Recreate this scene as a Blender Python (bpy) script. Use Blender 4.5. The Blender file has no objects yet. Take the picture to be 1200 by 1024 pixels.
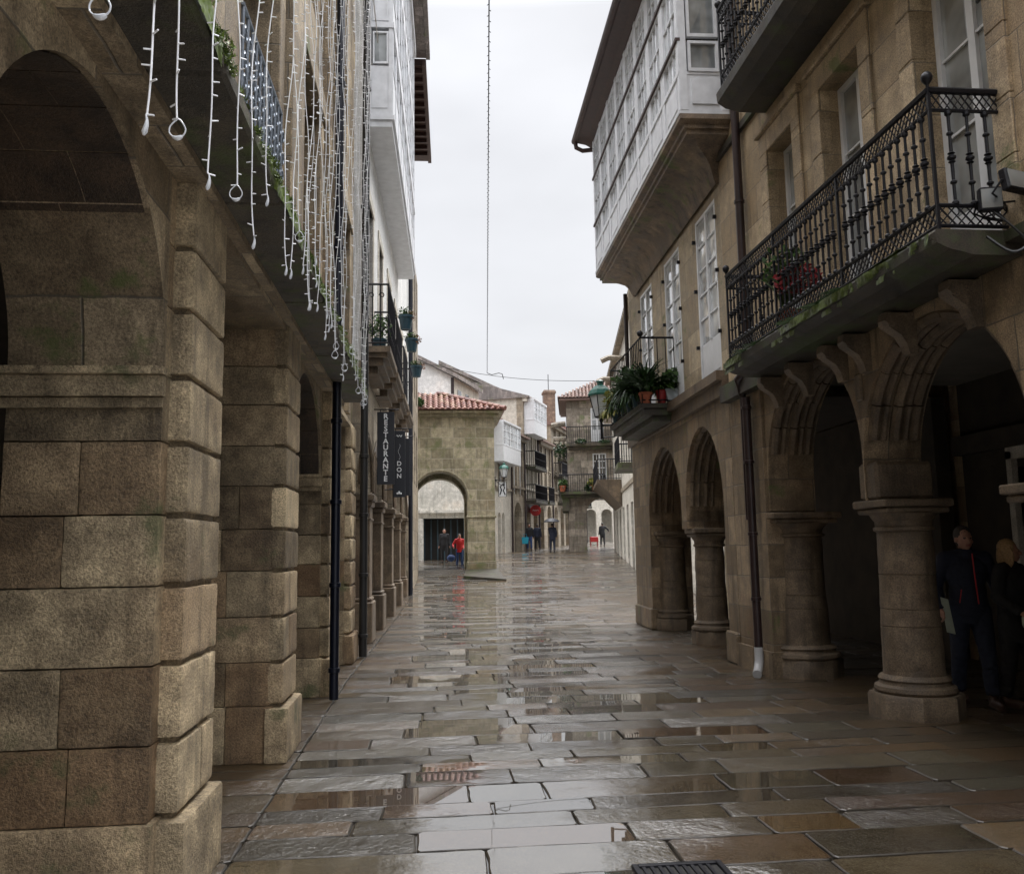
import bpy, bmesh, math, random
from mathutils import noise as mnoise
from mathutils import Vector, Matrix
R = math.radians
rnd = random.Random(7)
scn = bpy.context.scene
COL = scn.collection

# ------------------------------------------------------------------ camera
F, U, Rt = None, None, None
def make_camera():
    global F, U, Rt
    psi, phi, r = 0.0950016, 0.1287629, 0.016
    F = Vector((math.sin(psi)*math.cos(phi), math.cos(psi)*math.cos(phi), math.sin(phi)))
    a = F.cross(Vector((0, 0, 1))).normalized(); b = a.cross(F)
    Rt = a*math.cos(r)-b*math.sin(r); U = b*math.cos(r)+a*math.sin(r)
    cd = bpy.data.cameras.new('camera'); co = bpy.data.objects.new('camera', cd); COL.objects.link(co)
    m = Matrix((Rt, U, -F)).transposed().to_4x4(); m.translation = (0, 0, 1.6); co.matrix_world = m
    cd.sensor_width = 36; cd.lens = 30; cd.clip_start = .05; cd.clip_end = 3000
    scn.camera = co
make_camera()

# ------------------------------------------------------------------ world and light
def make_world():
    w = bpy.data.worlds.new('World'); scn.world = w; w.use_nodes = True
    n = w.node_tree.nodes; l = w.node_tree.links; n.clear()
    out = n.new('ShaderNodeOutputWorld'); bg = n.new('ShaderNodeBackground'); bg.inputs[1].default_value = .1
    sky = n.new('ShaderNodeTexSky'); sky.sky_type = 'NISHITA'; sky.sun_disc = False
    sky.sun_elevation = R(58); sky.sun_rotation = R(38); sky.dust_density = 3; sky.air_density = 1.5
    tc = n.new('ShaderNodeTexCoord'); sep = n.new('ShaderNodeSeparateXYZ'); l.new(tc.outputs['Generated'], sep.inputs[0])
    ramp = n.new('ShaderNodeValToRGB'); l.new(sep.outputs[2], ramp.inputs[0])
    e = ramp.color_ramp.elements; e[0].position = 0.0; e[0].color = (.084, .086, .090, 1); e[1].position = 1; e[1].color = (.74, .74, .77, 1)
    for p, v in ((.2, .087), (.56, .095), (.72, .46)):
        q = e.new(p); q.color = (v*.985, v*.995, v*1.035, 1)
    nz = n.new('ShaderNodeTexNoise'); nz.inputs['Scale'].default_value = 2.2; nz.inputs['Detail'].default_value = 4
    mp = n.new('ShaderNodeMapping'); mp.inputs['Scale'].default_value = (1, 1, 2.5); l.new(tc.outputs['Generated'], mp.inputs[0]); l.new(mp.outputs[0], nz.inputs['Vector'])
    mr = n.new('ShaderNodeMapRange'); l.new(nz.outputs[0], mr.inputs[0])
    mr.inputs[1].default_value = .3; mr.inputs[2].default_value = .7; mr.inputs[3].default_value = .86; mr.inputs[4].default_value = 1.10
    sc_ = n.new('ShaderNodeVectorMath'); sc_.operation = 'SCALE'; l.new(ramp.outputs[0], sc_.inputs[0]); l.new(mr.outputs[0], sc_.inputs['Scale'])
    s2 = n.new('ShaderNodeVectorMath'); s2.operation = 'SCALE'; l.new(sc_.outputs[0], s2.inputs[0])
    my = n.new('ShaderNodeMapRange'); my.interpolation_type = 'SMOOTHSTEP'; l.new(sep.outputs[1], my.inputs[0])
    my.inputs[1].default_value = .15; my.inputs[2].default_value = -.75; my.inputs[3].default_value = 45; my.inputs[4].default_value = 45*1.1
    l.new(my.outputs[0], s2.inputs['Scale'])
    mx = n.new('ShaderNodeMix'); mx.data_type = 'RGBA'; mx.inputs[0].default_value = .96
    l.new(sky.outputs[0], mx.inputs[6]); l.new(s2.outputs[0], mx.inputs[7])
    l.new(mx.outputs[2], bg.inputs[0]); l.new(bg.outputs[0], out.inputs[0])
    sd = bpy.data.lights.new('sun', 'SUN'); so = bpy.data.objects.new('sun', sd); COL.objects.link(so)
    sd.energy = 1.5; sd.angle = R(45); sd.color = (1, .965, .91)
    el, az = R(58), R(38)      # azimuth measured from +Y towards +X
    d = Vector((math.sin(az)*math.cos(el), math.cos(az)*math.cos(el), math.sin(el)))
    so.rotation_euler = d.to_track_quat('Z', 'Y').to_euler()
    scn.view_settings.view_transform = 'Standard'; scn.view_settings.look = 'None'
    scn.view_settings.exposure = 1.1; scn.view_settings.gamma = 1
make_world()
scn.cycles.max_bounces = 8; scn.cycles.diffuse_bounces = 4; scn.cycles.glossy_bounces = 4
scn.cycles.transparent_max_bounces = 12

# ------------------------------------------------------------------ materials
class NT:
    def __init__(s, name):
        s.m = bpy.data.materials.new(name); s.m.use_nodes = True
        s.n = s.m.node_tree.nodes; s.l = s.m.node_tree.links
        s.b = s.n['Principled BSDF']
    def new(s, t, **k):
        a = s.n.new(t)
        for q, v in k.items(): setattr(a, q, v)
        return a
    def set(s, node, key, v):
        if hasattr(v, 'is_linked') or hasattr(v, 'links'): s.l.new(v, node.inputs[key])
        else: node.inputs[key].default_value = v
    def math(s, op, a, b=None, c=None, clamp=False):
        q = s.new('ShaderNodeMath', operation=op, use_clamp=clamp); s.set(q, 0, a)
        if b is not None: s.set(q, 1, b)
        if c is not None: s.set(q, 2, c)
        return q.outputs[0]
    def noise(s, vec, scale, detail=4, rough=.55, scl=None):
        q = s.new('ShaderNodeTexNoise'); q.inputs['Scale'].default_value = scale
        q.inputs['Detail'].default_value = detail; q.inputs['Roughness'].default_value = rough
        if scl:
            mp = s.new('ShaderNodeMapping'); mp.inputs['Scale'].default_value = scl; s.l.new(vec, mp.inputs[0]); vec = mp.outputs[0]
        s.l.new(vec, q.inputs['Vector']); return q.outputs[0]
    def rng(s, v, a, b, c, d):
        q = s.new('ShaderNodeMapRange'); s.l.new(v, q.inputs[0])
        for i, x in enumerate((a, b, c, d)): q.inputs[i+1].default_value = x
        return q.outputs[0]
    def mix(s, f, a, b, mode='MIX'):
        q = s.new('ShaderNodeMix', data_type='RGBA', blend_type=mode); s.set(q, 0, f)
        for k, v in ((6, a), (7, b)):
            if isinstance(v, tuple): q.inputs[k].default_value = (*v[:3], 1)
            else: s.l.new(v, q.inputs[k])
        return q.outputs[2]
    def ramp(s, v, stops):
        q = s.new('ShaderNodeValToRGB'); s.l.new(v, q.inputs[0]); e = q.color_ramp.elements
        e[0].position, e[0].color = stops[0][0], (*stops[0][1], 1); e[1].position, e[1].color = stops[-1][0], (*stops[-1][1], 1)
        for p, c in stops[1:-1]: e.new(p).color = (*c, 1)
        return q.outputs[0]
    def bump(s, h, strength, dist=.01, normal=None):
        q = s.new('ShaderNodeBump'); s.l.new(h, q.inputs['Height']); s.set(q, 'Strength', strength); q.inputs['Distance'].default_value = dist
        if normal is not None: s.l.new(normal, q.inputs['Normal'])
        return q.outputs[0]
    def wallvec(s):
        """object coordinates laid flat on whichever side of the object a face points to: (along, up, 0)"""
        tc = s.new('ShaderNodeTexCoord'); nv = s.new('ShaderNodeSeparateXYZ'); s.l.new(tc.outputs['Normal'], nv.inputs[0])
        ov = s.new('ShaderNodeSeparateXYZ'); s.l.new(tc.outputs['Object'], ov.inputs[0])
        ax = s.math('GREATER_THAN', s.math('ABSOLUTE', nv.outputs[0]), .6)
        az = s.math('GREATER_THAN', s.math('ABSOLUTE', nv.outputs[2]), .75)
        u = s.math('ADD', s.math('MULTIPLY', ov.outputs[1], ax), s.math('MULTIPLY', ov.outputs[0], s.math('SUBTRACT', 1, ax)))
        v = s.math('ADD', s.math('MULTIPLY', ov.outputs[1], az), s.math('MULTIPLY', ov.outputs[2], s.math('SUBTRACT', 1, az)))
        cb = s.new('ShaderNodeCombineXYZ'); s.l.new(u, cb.inputs[0]); s.l.new(v, cb.inputs[1])
        return cb.outputs[0], tc.outputs['Object']

def simple(name, col, rough=.6, metal=0, spec=.5, var=.0, scale=8, bump=0, coat=0, emit=0, bscale=60):
    t = NT(name); b = t.b
    b.inputs['Base Color'].default_value = (*col, 1); b.inputs['Roughness'].default_value = rough
    b.inputs['Metallic'].default_value = metal; b.inputs['Specular IOR Level'].default_value = spec
    if coat: b.inputs['Coat Weight'].default_value = coat; b.inputs['Coat Roughness'].default_value = .1
    if var or bump:
        tc = t.new('ShaderNodeTexCoord'); o = tc.outputs['Object']
        if var:
            v = t.rng(t.noise(o, scale, 6), .3, .7, 1-var, 1+var*.6)
            t.l.new(t.mix(1.0, col, v, 'MULTIPLY'), b.inputs['Base Color'])
        if bump: t.l.new(t.bump(t.noise(o, bscale, 4), bump, .01), b.inputs['Normal'])
    if emit: b.inputs['Emission Color'].default_value = (*col, 1); b.inputs['Emission Strength'].default_value = emit
    return t.m

def stone(name, c1, c2, mortar=(.09, .08, .065), bw=.75, bh=.36, moss=0., stain=.5, joint=.008, blocks=True, tone=False, bumpk=.5, rough=.62, mosscol=(.09, .12, .03)):
    t = NT(name); vec, obj = t.wallvec(); b = t.b
    big = t.noise(obj, .9, 5, .6); mid = t.noise(obj, 5, 6, .65); fine = t.noise(obj, 75, 3, .7); spk = t.noise(obj, 190, 2, .8)
    streak = t.noise(obj, 2.2, 5, .6, scl=(3.2, 3.2, .35))
    if blocks:
        br = t.new('ShaderNodeTexBrick'); br.offset = .5; br.squash = 1.0
        br.inputs['Scale'].default_value = 1; br.inputs['Brick Width'].default_value = bw; br.inputs['Row Height'].default_value = bh
        br.inputs['Mortar Size'].default_value = joint; br.inputs['Mortar Smooth'].default_value = .6; br.inputs['Bias'].default_value = 0
        br.inputs['Color1'].default_value = (0, 0, 0, 1); br.inputs['Color2'].default_value = (1, 1, 1, 1); br.inputs['Mortar'].default_value = (.5, .5, .5, 1)
        # joints waver a little
        wob = t.new('ShaderNodeTexNoise'); wob.inputs['Scale'].default_value = 3; t.l.new(obj, wob.inputs['Vector'])
        va = t.new('ShaderNodeVectorMath', operation='MULTIPLY_ADD'); t.l.new(wob.outputs[1], va.inputs[0]); va.inputs[1].default_value = (.03, .03, 0); t.l.new(vec, va.inputs[2])
        t.l.new(va.outputs[0], br.inputs['Vector'])
        tn = t.new('ShaderNodeSeparateColor'); t.l.new(br.outputs[0], tn.inputs[0]); tonev = tn.outputs[0]; fac = br.outputs[1]
    if tone:
        at = t.new('ShaderNodeAttribute', attribute_name='tone'); sp = t.new('ShaderNodeSeparateColor'); t.l.new(at.outputs[0], sp.inputs[0])
        tonev = sp.outputs[0]
    if tone: huev = sp.outputs[1]
    if not blocks and not tone: tonev = t.rng(big, .3, .7, 0, 1)
    base = t.ramp(t.math('ADD', t.math('MULTIPLY', tonev, .75), t.rng(mid, .3, .7, -.1, .35)), [(0, c1), (.45, tuple((a+q)/2*.92 for a, q in zip(c1, c2))), (.8, c2), (1, tuple(min(1, a*1.12) for a in c2))])
    if tone: base = t.mix(huev, base, (.20, .105, .045))
    k = t.rng(mid, .3, .72, 1-.35*stain, 1.12)
    base = t.mix(1., base, k, 'MULTIPLY')
    base = t.mix(t.rng(streak, .52, .72, 0, stain*.9), base, tuple(a*.34 for a in c1))
    base = t.mix(t.rng(big, .55, .72, 0, stain*.55), base, (c1[0]*1.0, c1[1]*.72, c1[2]*.5))
    g = t.rng(t.math('ADD', t.math('MULTIPLY', fine, .6), t.math('MULTIPLY', spk, .4)), .36, .64, .42, 1.5)
    base = t.mix(1., base, g, 'MULTIPLY')
    base = t.mix(t.rng(t.noise(obj, 1.35, 7, .72), .56, .70, 0, stain*.6), base, tuple(a*.30 for a in c1))
    if blocks: base = t.mix(t.math('MULTIPLY', fac, .75), base, mortar)
    if moss:
        mm = t.rng(t.math('ADD', t.noise(obj, 1.6, 6, .7), t.math('MULTIPLY', mid, .3)), .78-.22*moss, .86-.16*moss, 0, .75)
        base = t.mix(mm, base, mosscol)
    t.l.new(base, b.inputs['Base Color'])
    t.l.new(t.rng(mid, .3, .7, rough-.14, rough+.15), b.inputs['Roughness'])
    h = t.math('ADD', t.math('MULTIPLY', fine, .5), t.math('ADD', t.math('MULTIPLY', mid, .9), t.math('MULTIPLY', spk, .25)))
    if blocks: h = t.math('SUBTRACT', h, t.math('MULTIPLY', fac, 1.4))
    t.l.new(t.bump(h, bumpk, .02), b.inputs['Normal'])
    return t.m

M = {}
M['block'] = stone('granite_blocks', (.125, .090, .050), (.60, .475, .295), blocks=False, tone=True, moss=.12, mosscol=(.07, .085, .03), stain=.75, bumpk=.9, rough=.66)
M['ashlarA'] = stone('ashlar_left', (.16, .115, .065), (.42, .33, .21), bw=.9, bh=.40, stain=.8, moss=.15)
M['ashlarR'] = stone('ashlar_right', (.25, .18, .10), (.46, .355, .225), bw=.95, bh=.47, stain=.65, moss=.1, joint=.006)
M['arcR'] = stone('arcade_stone', (.145, .10, .055), (.32, .235, .145), bw=.62, bh=.40, stain=.95, moss=.1)
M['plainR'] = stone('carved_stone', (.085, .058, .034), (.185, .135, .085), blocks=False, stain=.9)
M['ashlarD'] = stone('ashlar_bay_house', (.27, .21, .13), (.46, .37, .245), bw=1.0, bh=.62, stain=.6, moss=.12, joint=.005)
M['gate'] = stone('ashlar_gateway', (.22, .19, .115), (.46, .40, .27), bw=.95, bh=.44, moss=.5, stain=.8, joint=.016, mortar=(.36, .33, .26), mosscol=(.12, .135, .045))
M['tower'] = stone('ashlar_tower', (.17, .14, .105), (.40, .34, .27), bw=.8, bh=.45, moss=.3, stain=1.0, joint=.012)
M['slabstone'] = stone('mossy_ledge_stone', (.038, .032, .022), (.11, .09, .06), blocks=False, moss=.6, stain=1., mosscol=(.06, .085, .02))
M['shaded_soffit'] = stone('shaded_damp_soffit_stone', (.028, .019, .012), (.085, .055, .032), blocks=False, stain=.9)  # damp stone, darkened further: the shade under the arch is in its colour
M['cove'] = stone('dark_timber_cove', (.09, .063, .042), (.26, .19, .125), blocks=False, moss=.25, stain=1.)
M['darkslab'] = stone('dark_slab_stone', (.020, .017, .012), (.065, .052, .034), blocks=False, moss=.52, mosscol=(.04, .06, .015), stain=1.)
M['farA'] = stone('far_stone_a', (.26, .215, .155), (.42, .36, .27), bw=.9, bh=.45, stain=.7, joint=.01)
M['farB'] = stone('far_stone_b', (.20, .165, .12), (.36, .30, .215), bw=.9, bh=.45, stain=.8, joint=.01)
M['cream'] = stone('cream_render', (.50, .46, .38), (.66, .62, .54), blocks=False, stain=.45, bumpk=.1)
M['white'] = stone('white_render', (.60, .60, .58), (.74, .74, .72), blocks=False, stain=.28, bumpk=.08)
M['plaster'] = stone('stained_plaster', (.48, .46, .40), (.70, .67, .61), blocks=False, stain=.7, bumpk=.1)
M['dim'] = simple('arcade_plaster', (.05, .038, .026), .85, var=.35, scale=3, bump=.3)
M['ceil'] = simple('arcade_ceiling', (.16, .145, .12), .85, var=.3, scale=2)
M['gpaint'] = simple('gallery_paint', (.62, .63, .65), .4, var=.15, scale=6)
M['paint'] = simple('white_paint', (.62, .63, .64), .4, var=.1, scale=6)
M['paintg'] = simple('grey_paint', (.46, .47, .48), .4, var=.12, scale=6)
M['iron'] = simple('wrought_iron', (.006, .006, .009), .45, spec=.3, var=.3, scale=30, bump=.3)
M['silver'] = simple('silver_iron', (.24, .28, .34), .4, metal=.5, var=.3, scale=30)
M['navy'] = simple('navy_pipe', (.006, .008, .017), .32, metal=.2, var=.35, scale=5)
M['brownpipe'] = simple('brown_pipe', (.028, .016, .016), .35, metal=.1, var=.5, scale=4)
M['pvc'] = simple('grey_plastic', (.34, .34, .34), .4)
M['wood'] = simple('dark_wood', (.035, .014, .010), .5, var=.4, scale=12)
M['orangewood'] = simple('orange_wood', (.30, .12, .045), .5, var=.3, scale=9)
M['bluewood'] = simple('blue_green_door', (.02, .045, .06), .5, var=.3, scale=9)
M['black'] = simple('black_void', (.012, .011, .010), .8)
M['led'] = simple('white_cable', (.80, .81, .83), .35)
M['clear'] = simple('frosted_bulb', (.6, .62, .65), .2, coat=.5)
M['green'] = simple('green_lantern_paint', (.012, .10, .075), .38, var=.25, scale=10)
M['milk'] = simple('milky_glass', (.55, .57, .58), .25)
M['signblk'] = simple('sign_black', (.012, .014, .02), .35)
M['signwht'] = simple('sign_lettering_white', (.75, .77, .78), .5)
M['red'] = simple('red_paint', (.5, .02, .02), .45)
M['terracotta'] = simple('terracotta', (.30, .085, .04), .75, var=.3, scale=14)
M['redpot'] = simple('red_plastic', (.33, .02, .02), .4)
M['bluepot'] = simple('teal_pot', (.02, .055, .075), .4, var=.2)
M['whitepot'] = simple('pale_planter', (.42, .48, .52), .45, var=.15)
M['soil'] = simple('potting_soil', (.03, .02, .012), .9)
M['cable'] = simple('black_cable', (.01, .01, .01), .5)
M['chim'] = stone('chimney_stone', (.16, .10, .07), (.28, .19, .13), bw=.35, bh=.2, stain=.7)

def leafmat(name, c, c2):
    t = NT(name); tc = t.new('ShaderNodeTexCoord'); at = t.new('ShaderNodeAttribute', attribute_name='tone')
    sp = t.new('ShaderNodeSeparateColor'); t.l.new(at.outputs[0], sp.inputs[0])
    t.l.new(t.mix(sp.outputs[0], c, c2), t.b.inputs['Base Color']); t.b.inputs['Roughness'].default_value = .42
    return t.m
M['leaf'] = leafmat('leaf_green', (.018, .045, .010), (.075, .15, .03))
M['leafd'] = leafmat('leaf_dark', (.010, .028, .010), (.035, .08, .02))
M['leafy'] = leafmat('leaf_yellow', (.10, .13, .02), (.30, .26, .05))
M['flower'] = leafmat('red_flower', (.16, .01, .015), (.35, .03, .04))
M['pinkflower'] = leafmat('dry_flower', (.20, .09, .05), (.36, .20, .13))
M['mossd'] = leafmat('dark_moss', (.02, .03, .008), (.10, .14, .03))
M['mosst'] = leafmat('moss', (.035, .055, .010), (.15, .22, .03))

def glass(name, tint, rough=.04, coat=1.7):
    t = NT(name); b = t.b; tc = t.new('ShaderNodeTexCoord'); o = tc.outputs['Object']
    t.l.new(t.mix(t.rng(t.noise(o, 1.7, 3), .35, .65, 0, 1), tint, tuple(a*.35 for a in tint)), b.inputs['Base Color'])
    b.inputs['Roughness'].default_value = rough; b.inputs['IOR'].default_value = 1.6
    b.inputs['Coat Weight'].default_value = 1; b.inputs['Coat Roughness'].default_value = .02; b.inputs['Coat IOR'].default_value = coat
    t.l.new(t.bump(t.noise(o, 1.3, 2), .25, .02), b.inputs['Coat Normal'])
    return t.m
M['glass'] = glass('window_glass', (.10, .11, .11))
M['glasscurt'] = glass('window_glass_over_curtain', (.34, .36, .36))
M['glassbright'] = glass('gallery_glass', (.66, .70, .72), coat=2.8)
M['glassdark'] = glass('dark_glass', (.04, .045, .05))

def rooftile(name='clay_tiles', k=0.):
    t = NT(name); at = t.new('ShaderNodeAttribute', attribute_name='tone'); sp = t.new('ShaderNodeSeparateColor'); t.l.new(at.outputs[0], sp.inputs[0])
    tc = t.new('ShaderNodeTexCoord'); o = tc.outputs['Object']
    c = t.ramp(sp.outputs[0], [(0, (.10, .035, .028)), (.4, (.19, .065, .045)), (.7, (.26, .12, .08)), (1, (.34, .24, .16))])
    c = t.mix(t.rng(t.noise(o, 1.1, 5, .7), .55, .68, 0, .75), c, (.12, .12, .03))
    c = t.mix(k, c, (.17, .145, .125)) if k else c
    c = t.mix(1., c, t.rng(t.noise(o, 30, 4), .3, .7, .7, 1.2), 'MULTIPLY')
    t.l.new(c, t.b.inputs['Base Color']); t.b.inputs['Roughness'].default_value = .5
    return t.m
M['tile'] = rooftile('clay_tiles', .15); M['tileg'] = rooftile('weathered_clay_tiles', .55)
M['greytile'] = stone('weathered_tiles', (.16, .14, .13), (.30, .26, .24), bw=.25, bh=.4, stain=.6, moss=.2)

def paving(name, wetk=1.):
    t = NT(name); b = t.b; tc = t.new('ShaderNodeTexCoord'); o = tc.outputs['Object']
    at = t.new('ShaderNodeAttribute', attribute_name='tone'); sp = t.new('ShaderNodeSeparateColor'); t.l.new(at.outputs[0], sp.inputs[0])
    tone, wet, hue = sp.outputs[0], sp.outputs[1], sp.outputs[2]
    big = t.noise(o, .8, 5, .6); mid = t.noise(o, 4.5, 7, .65); fine = t.noise(o, 70, 4, .75); spk = t.noise(o, 160, 2, .8)
    c = t.ramp(t.math('ADD', t.math('MULTIPLY', tone, .8), t.rng(mid, .3, .7, -.1, .3)), [(0, (.013, .010, .005)), (.35, (.029, .023, .012)), (.7, (.050, .041, .022)), (1, (.080, .069, .043))])
    c = t.mix(hue, c, t.ramp(tone, [(0, (.042, .019, .006)), (.5, (.078, .041, .012)), (1, (.105, .063, .022))]))
    c = t.mix(t.rng(big, .5, .7, 0, .5), c, (.022, .020, .010))
    g = t.rng(t.math('ADD', t.math('MULTIPLY', fine, .6), t.math('MULTIPLY', spk, .4)), .36, .64, .6, 1.4)
    c = t.mix(1., c, g, 'MULTIPLY'); c = t.mix(t.rng(spk, .60, .72, 0, .55), c, (.26, .24, .20)); t.l.new(c, b.inputs['Base Color'])
    # standing water: where the slab is worn hollow (per slab) and in broad shallow pools
    w = t.math('ADD', wet, t.math('ADD', t.rng(t.noise(o, .6, 2, .5), .3, .7, -.32, .32), t.rng(t.noise(o, 3.2, 3, .5), .3, .7, -.07, .07)))
    pool = t.rng(w, .50, .92, 0, 1)
    dry = t.math('SUBTRACT', 1, pool)
    b.inputs['Roughness'].default_value = .42; b.inputs['IOR'].default_value = 1.5; b.inputs['Specular IOR Level'].default_value = .25
    grit = t.noise(o, 30, 4, .7); hollow = t.noise(o, 5, 3, .5)
    m14 = t.noise(o, 15, 2, .5)
    h = t.math('ADD', t.math('MULTIPLY', fine, .22), t.math('ADD', t.math('MULTIPLY', grit, .75), t.math('ADD', t.math('MULTIPLY', m14, .4), t.math('MULTIPLY', hollow, 1.8))))
    t.l.new(t.bump(t.math('ADD', h, spk), t.math('ADD', t.math('MULTIPLY', dry, .9), .05), .012), b.inputs['Normal'])
    t.l.new(t.rng(w, .0, .45, .34, 1.), b.inputs['Coat Weight']); b.inputs['Coat IOR'].default_value = 3.8
    rs0 = t.math('FRACT', t.math('MULTIPLY', tone, 9.7)); t.l.new(t.math('ADD', t.math('MULTIPLY', dry, t.math('ADD', t.math('MULTIPLY', rs0, .17), .04)), .012), b.inputs['Coat Roughness'])
    rsl = t.math('FRACT', t.math('MULTIPLY', tone, 9.7))
    ripple = t.noise(o, 6, 3, .5)
    h2 = t.math('ADD', t.math('MULTIPLY', h, dry), t.math('MULTIPLY', ripple, .05))
    t.l.new(t.bump(h2, t.math('ADD', t.math('MULTIPLY', dry, .9), .03), .0125), b.inputs['Coat Normal'])
    return t.m
M['paving'] = paving('wet_granite_paving')
M['edge'] = simple('slab_edge', (.035, .028, .02), .35, var=.4, scale=12, bump=.4)
M['under'] = simple('wet_joint_grit', (.028, .024, .018), .12, var=.4, scale=9, coat=1)

# ------------------------------------------------------------------ mesh builder
def smooth_pts(P, n=4):
    P = [Vector(p) for p in P]; out = []
    for i in range(len(P)-1):
        a, b, c, d = P[max(0, i-1)], P[i], P[i+1], P[min(len(P)-1, i+2)]
        for k in range(n):
            t = k/n; out.append(.5*((2*b)+(c-a)*t+(2*a-5*b+4*c-d)*t*t+(3*b-a-3*c+d)*t**3))
    return [tuple(p) for p in out+[P[-1]]]
class MB:
    def __init__(s, T=None):
        s.v = []; s.f = []; s.m = []; s.t = []; s.T = T or (lambda a, b, c: (a, b, c)); s.mi = 0; s.tone = (.5, .5, 0.); s.sm = []; s.smooth = False
    def face(s, pts):
        b = len(s.v); s.v += [s.T(*p) for p in pts]; s.f.append(list(range(b, b+len(pts)))); s._a()
    def _a(s): s.m.append(s.mi); s.t.append(s.tone); s.sm.append(s.smooth)
    def raw(s, vs, fs):
        b = len(s.v); s.v += [s.T(*p) for p in vs]
        for f in fs: s.f.append([b+i for i in f]); s._a()
    def box(s, x0, x1, y0, y1, z0, z1):
        vs = [(x, y, z) for x in (x0, x1) for y in (y0, y1) for z in (z0, z1)]
        s.raw(vs, [(0, 1, 3, 2), (4, 6, 7, 5), (0, 4, 5, 1), (2, 3, 7, 6), (0, 2, 6, 4), (1, 5, 7, 3)])
    def bbox(s, x0, x1, y0, y1, z0, z1, b=.01, jit=0):
        lo = (x0, y0, z0); hi = (x1, y1, z1); vs = []; idx = {}
        for cx in (0, 1):
            for cy in (0, 1):
                for cz in (0, 1):
                    c = (cx, cy, cz); j = [rnd.uniform(-jit, jit) for _ in range(3)] if jit else (0, 0, 0)
                    for ax in range(3):
                        p = []
                        for k in range(3):
                            e = hi[k] if c[k] else lo[k]
                            if k != ax: e += -b if c[k] else b
                            p.append(e+j[k])
                        idx[(c, ax)] = len(vs); vs.append(tuple(p))
        fs = []
        def C(ax, val, a, b_):
            o = [k for k in range(3) if k != ax]; c = [0, 0, 0]; c[ax] = val; c[o[0]] = a; c[o[1]] = b_; return tuple(c)
        for ax in range(3):
            for val in (0, 1):
                fs.append([idx[(C(ax, val, a, c), ax)] for a, c in ((0, 0), (1, 0), (1, 1), (0, 1))])
        for ax in range(3):
            o = [k for k in range(3) if k != ax]
            for a in (0, 1):
                for c in (0, 1):
                    k0 = [0, 0, 0]; k1 = [0, 0, 0]; k0[o[0]] = k1[o[0]] = a; k0[o[1]] = k1[o[1]] = c; k1[ax] = 1
                    k0, k1 = tuple(k0), tuple(k1)
                    fs.append([idx[(k0, o[0])], idx[(k1, o[0])], idx[(k1, o[1])], idx[(k0, o[1])]])
        for cx in (0, 1):
            for cy in (0, 1):
                for cz in (0, 1):
                    c = (cx, cy, cz); fs.append([idx[(c, 0)], idx[(c, 1)], idx[(c, 2)]])
        s.raw(vs, fs)
    def rbox(s, x0, x1, y0, y1, z0, z1, r=.014, cell=.035, amp=.004, seed=0.):
        """a worn stone block: subdivided, edges rounded by an uneven radius"""
        lo = (x0, y0, z0); hi = (x1, y1, z1); c = [(a+b)/2 for a, b in zip(lo, hi)]
        def P(p):
            v = Vector(p)+Vector((seed, seed*1.7, seed*.6)); nz_ = mnoise.noise(v*7); rr = r*(1+max(0, mnoise.noise(v*11)*2.2)+.3*nz_); rr = min(rr, .45*min(b-a for a, b in zip(lo, hi)))
            q = Vector([min(max(p[k], lo[k]+rr), hi[k]-rr) for k in range(3)]); d = Vector(p)-q
            if d.length < 1e-7: return p
            n = d.normalized(); return tuple(q+n*(rr+amp*(mnoise.noise(v*9)*.6+mnoise.noise(v*31)*.5+nz_*.5)))
        for ax in range(3):
            o = [k for k in range(3) if k != ax]; na = max(1, round((hi[o[0]]-lo[o[0]])/cell)); nb = max(1, round((hi[o[1]]-lo[o[1]])/cell))
            def G(i, n, k):  # denser near the edges
                f = i/n; e = .02/(hi[k]-lo[k]); f = 0 if i == 0 else 1 if i == n else e+(1-2*e)*(i-1)/max(1, n-2) if n > 2 else f; return lo[k]+(hi[k]-lo[k])*min(1, max(0, f))
            for val in (lo[ax], hi[ax]):
                vs = []
                for i in range(na+1):
                    for j in range(nb+1): p = [0, 0, 0]; p[ax] = val; p[o[0]] = G(i, na, o[0]); p[o[1]] = G(j, nb, o[1]); vs.append(P(tuple(p)))
                s.smooth = True; s.raw(vs, [(i*(nb+1)+j, (i+1)*(nb+1)+j, (i+1)*(nb+1)+j+1, i*(nb+1)+j+1) for i in range(na) for j in range(nb)])
    def tube(s, p0, p1, r0, r1=None, n=8, caps=True):
        r1 = r0 if r1 is None else r1; p0 = Vector(p0); p1 = Vector(p1); d = (p1-p0)
        if d.length < 1e-6: return
        d.normalize(); a = d.orthogonal().normalized(); b = d.cross(a)
        vs = [tuple(p+(a*math.cos(2*math.pi*i/n)+b*math.sin(2*math.pi*i/n))*r) for p, r in ((p0, r0), (p1, r1)) for i in range(n)]
        fs = [(i, (i+1) % n, n+(i+1) % n, n+i) for i in range(n)]
        if caps: fs += [tuple(range(n-1, -1, -1)), tuple(range(n, 2*n))]
        s.raw(vs, fs)
    def path(s, pts, r, n=6, closed=False, rs=None):
        pts = [Vector(p) for p in pts]; N = len(pts); rings = []
        a = None
        for i, p in enumerate(pts):
            q0 = pts[i-1] if i or closed else p; q1 = pts[(i+1) % N] if i < N-1 or closed else p
            d = (q1-q0).normalized()
            a = d.orthogonal().normalized() if a is None else (a-d*a.dot(d)).normalized()
            b = d.cross(a); rr = rs[i] if rs else r
            rings.append([tuple(p+(a*math.cos(2*math.pi*k/n)+b*math.sin(2*math.pi*k/n))*rr) for k in range(n)])
        vs = [v for ring in rings for v in ring]; fs = []
        for i in range(N if closed else N-1):
            j = (i+1) % N
            fs += [(i*n+k, i*n+(k+1) % n, j*n+(k+1) % n, j*n+k) for k in range(n)]
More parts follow.
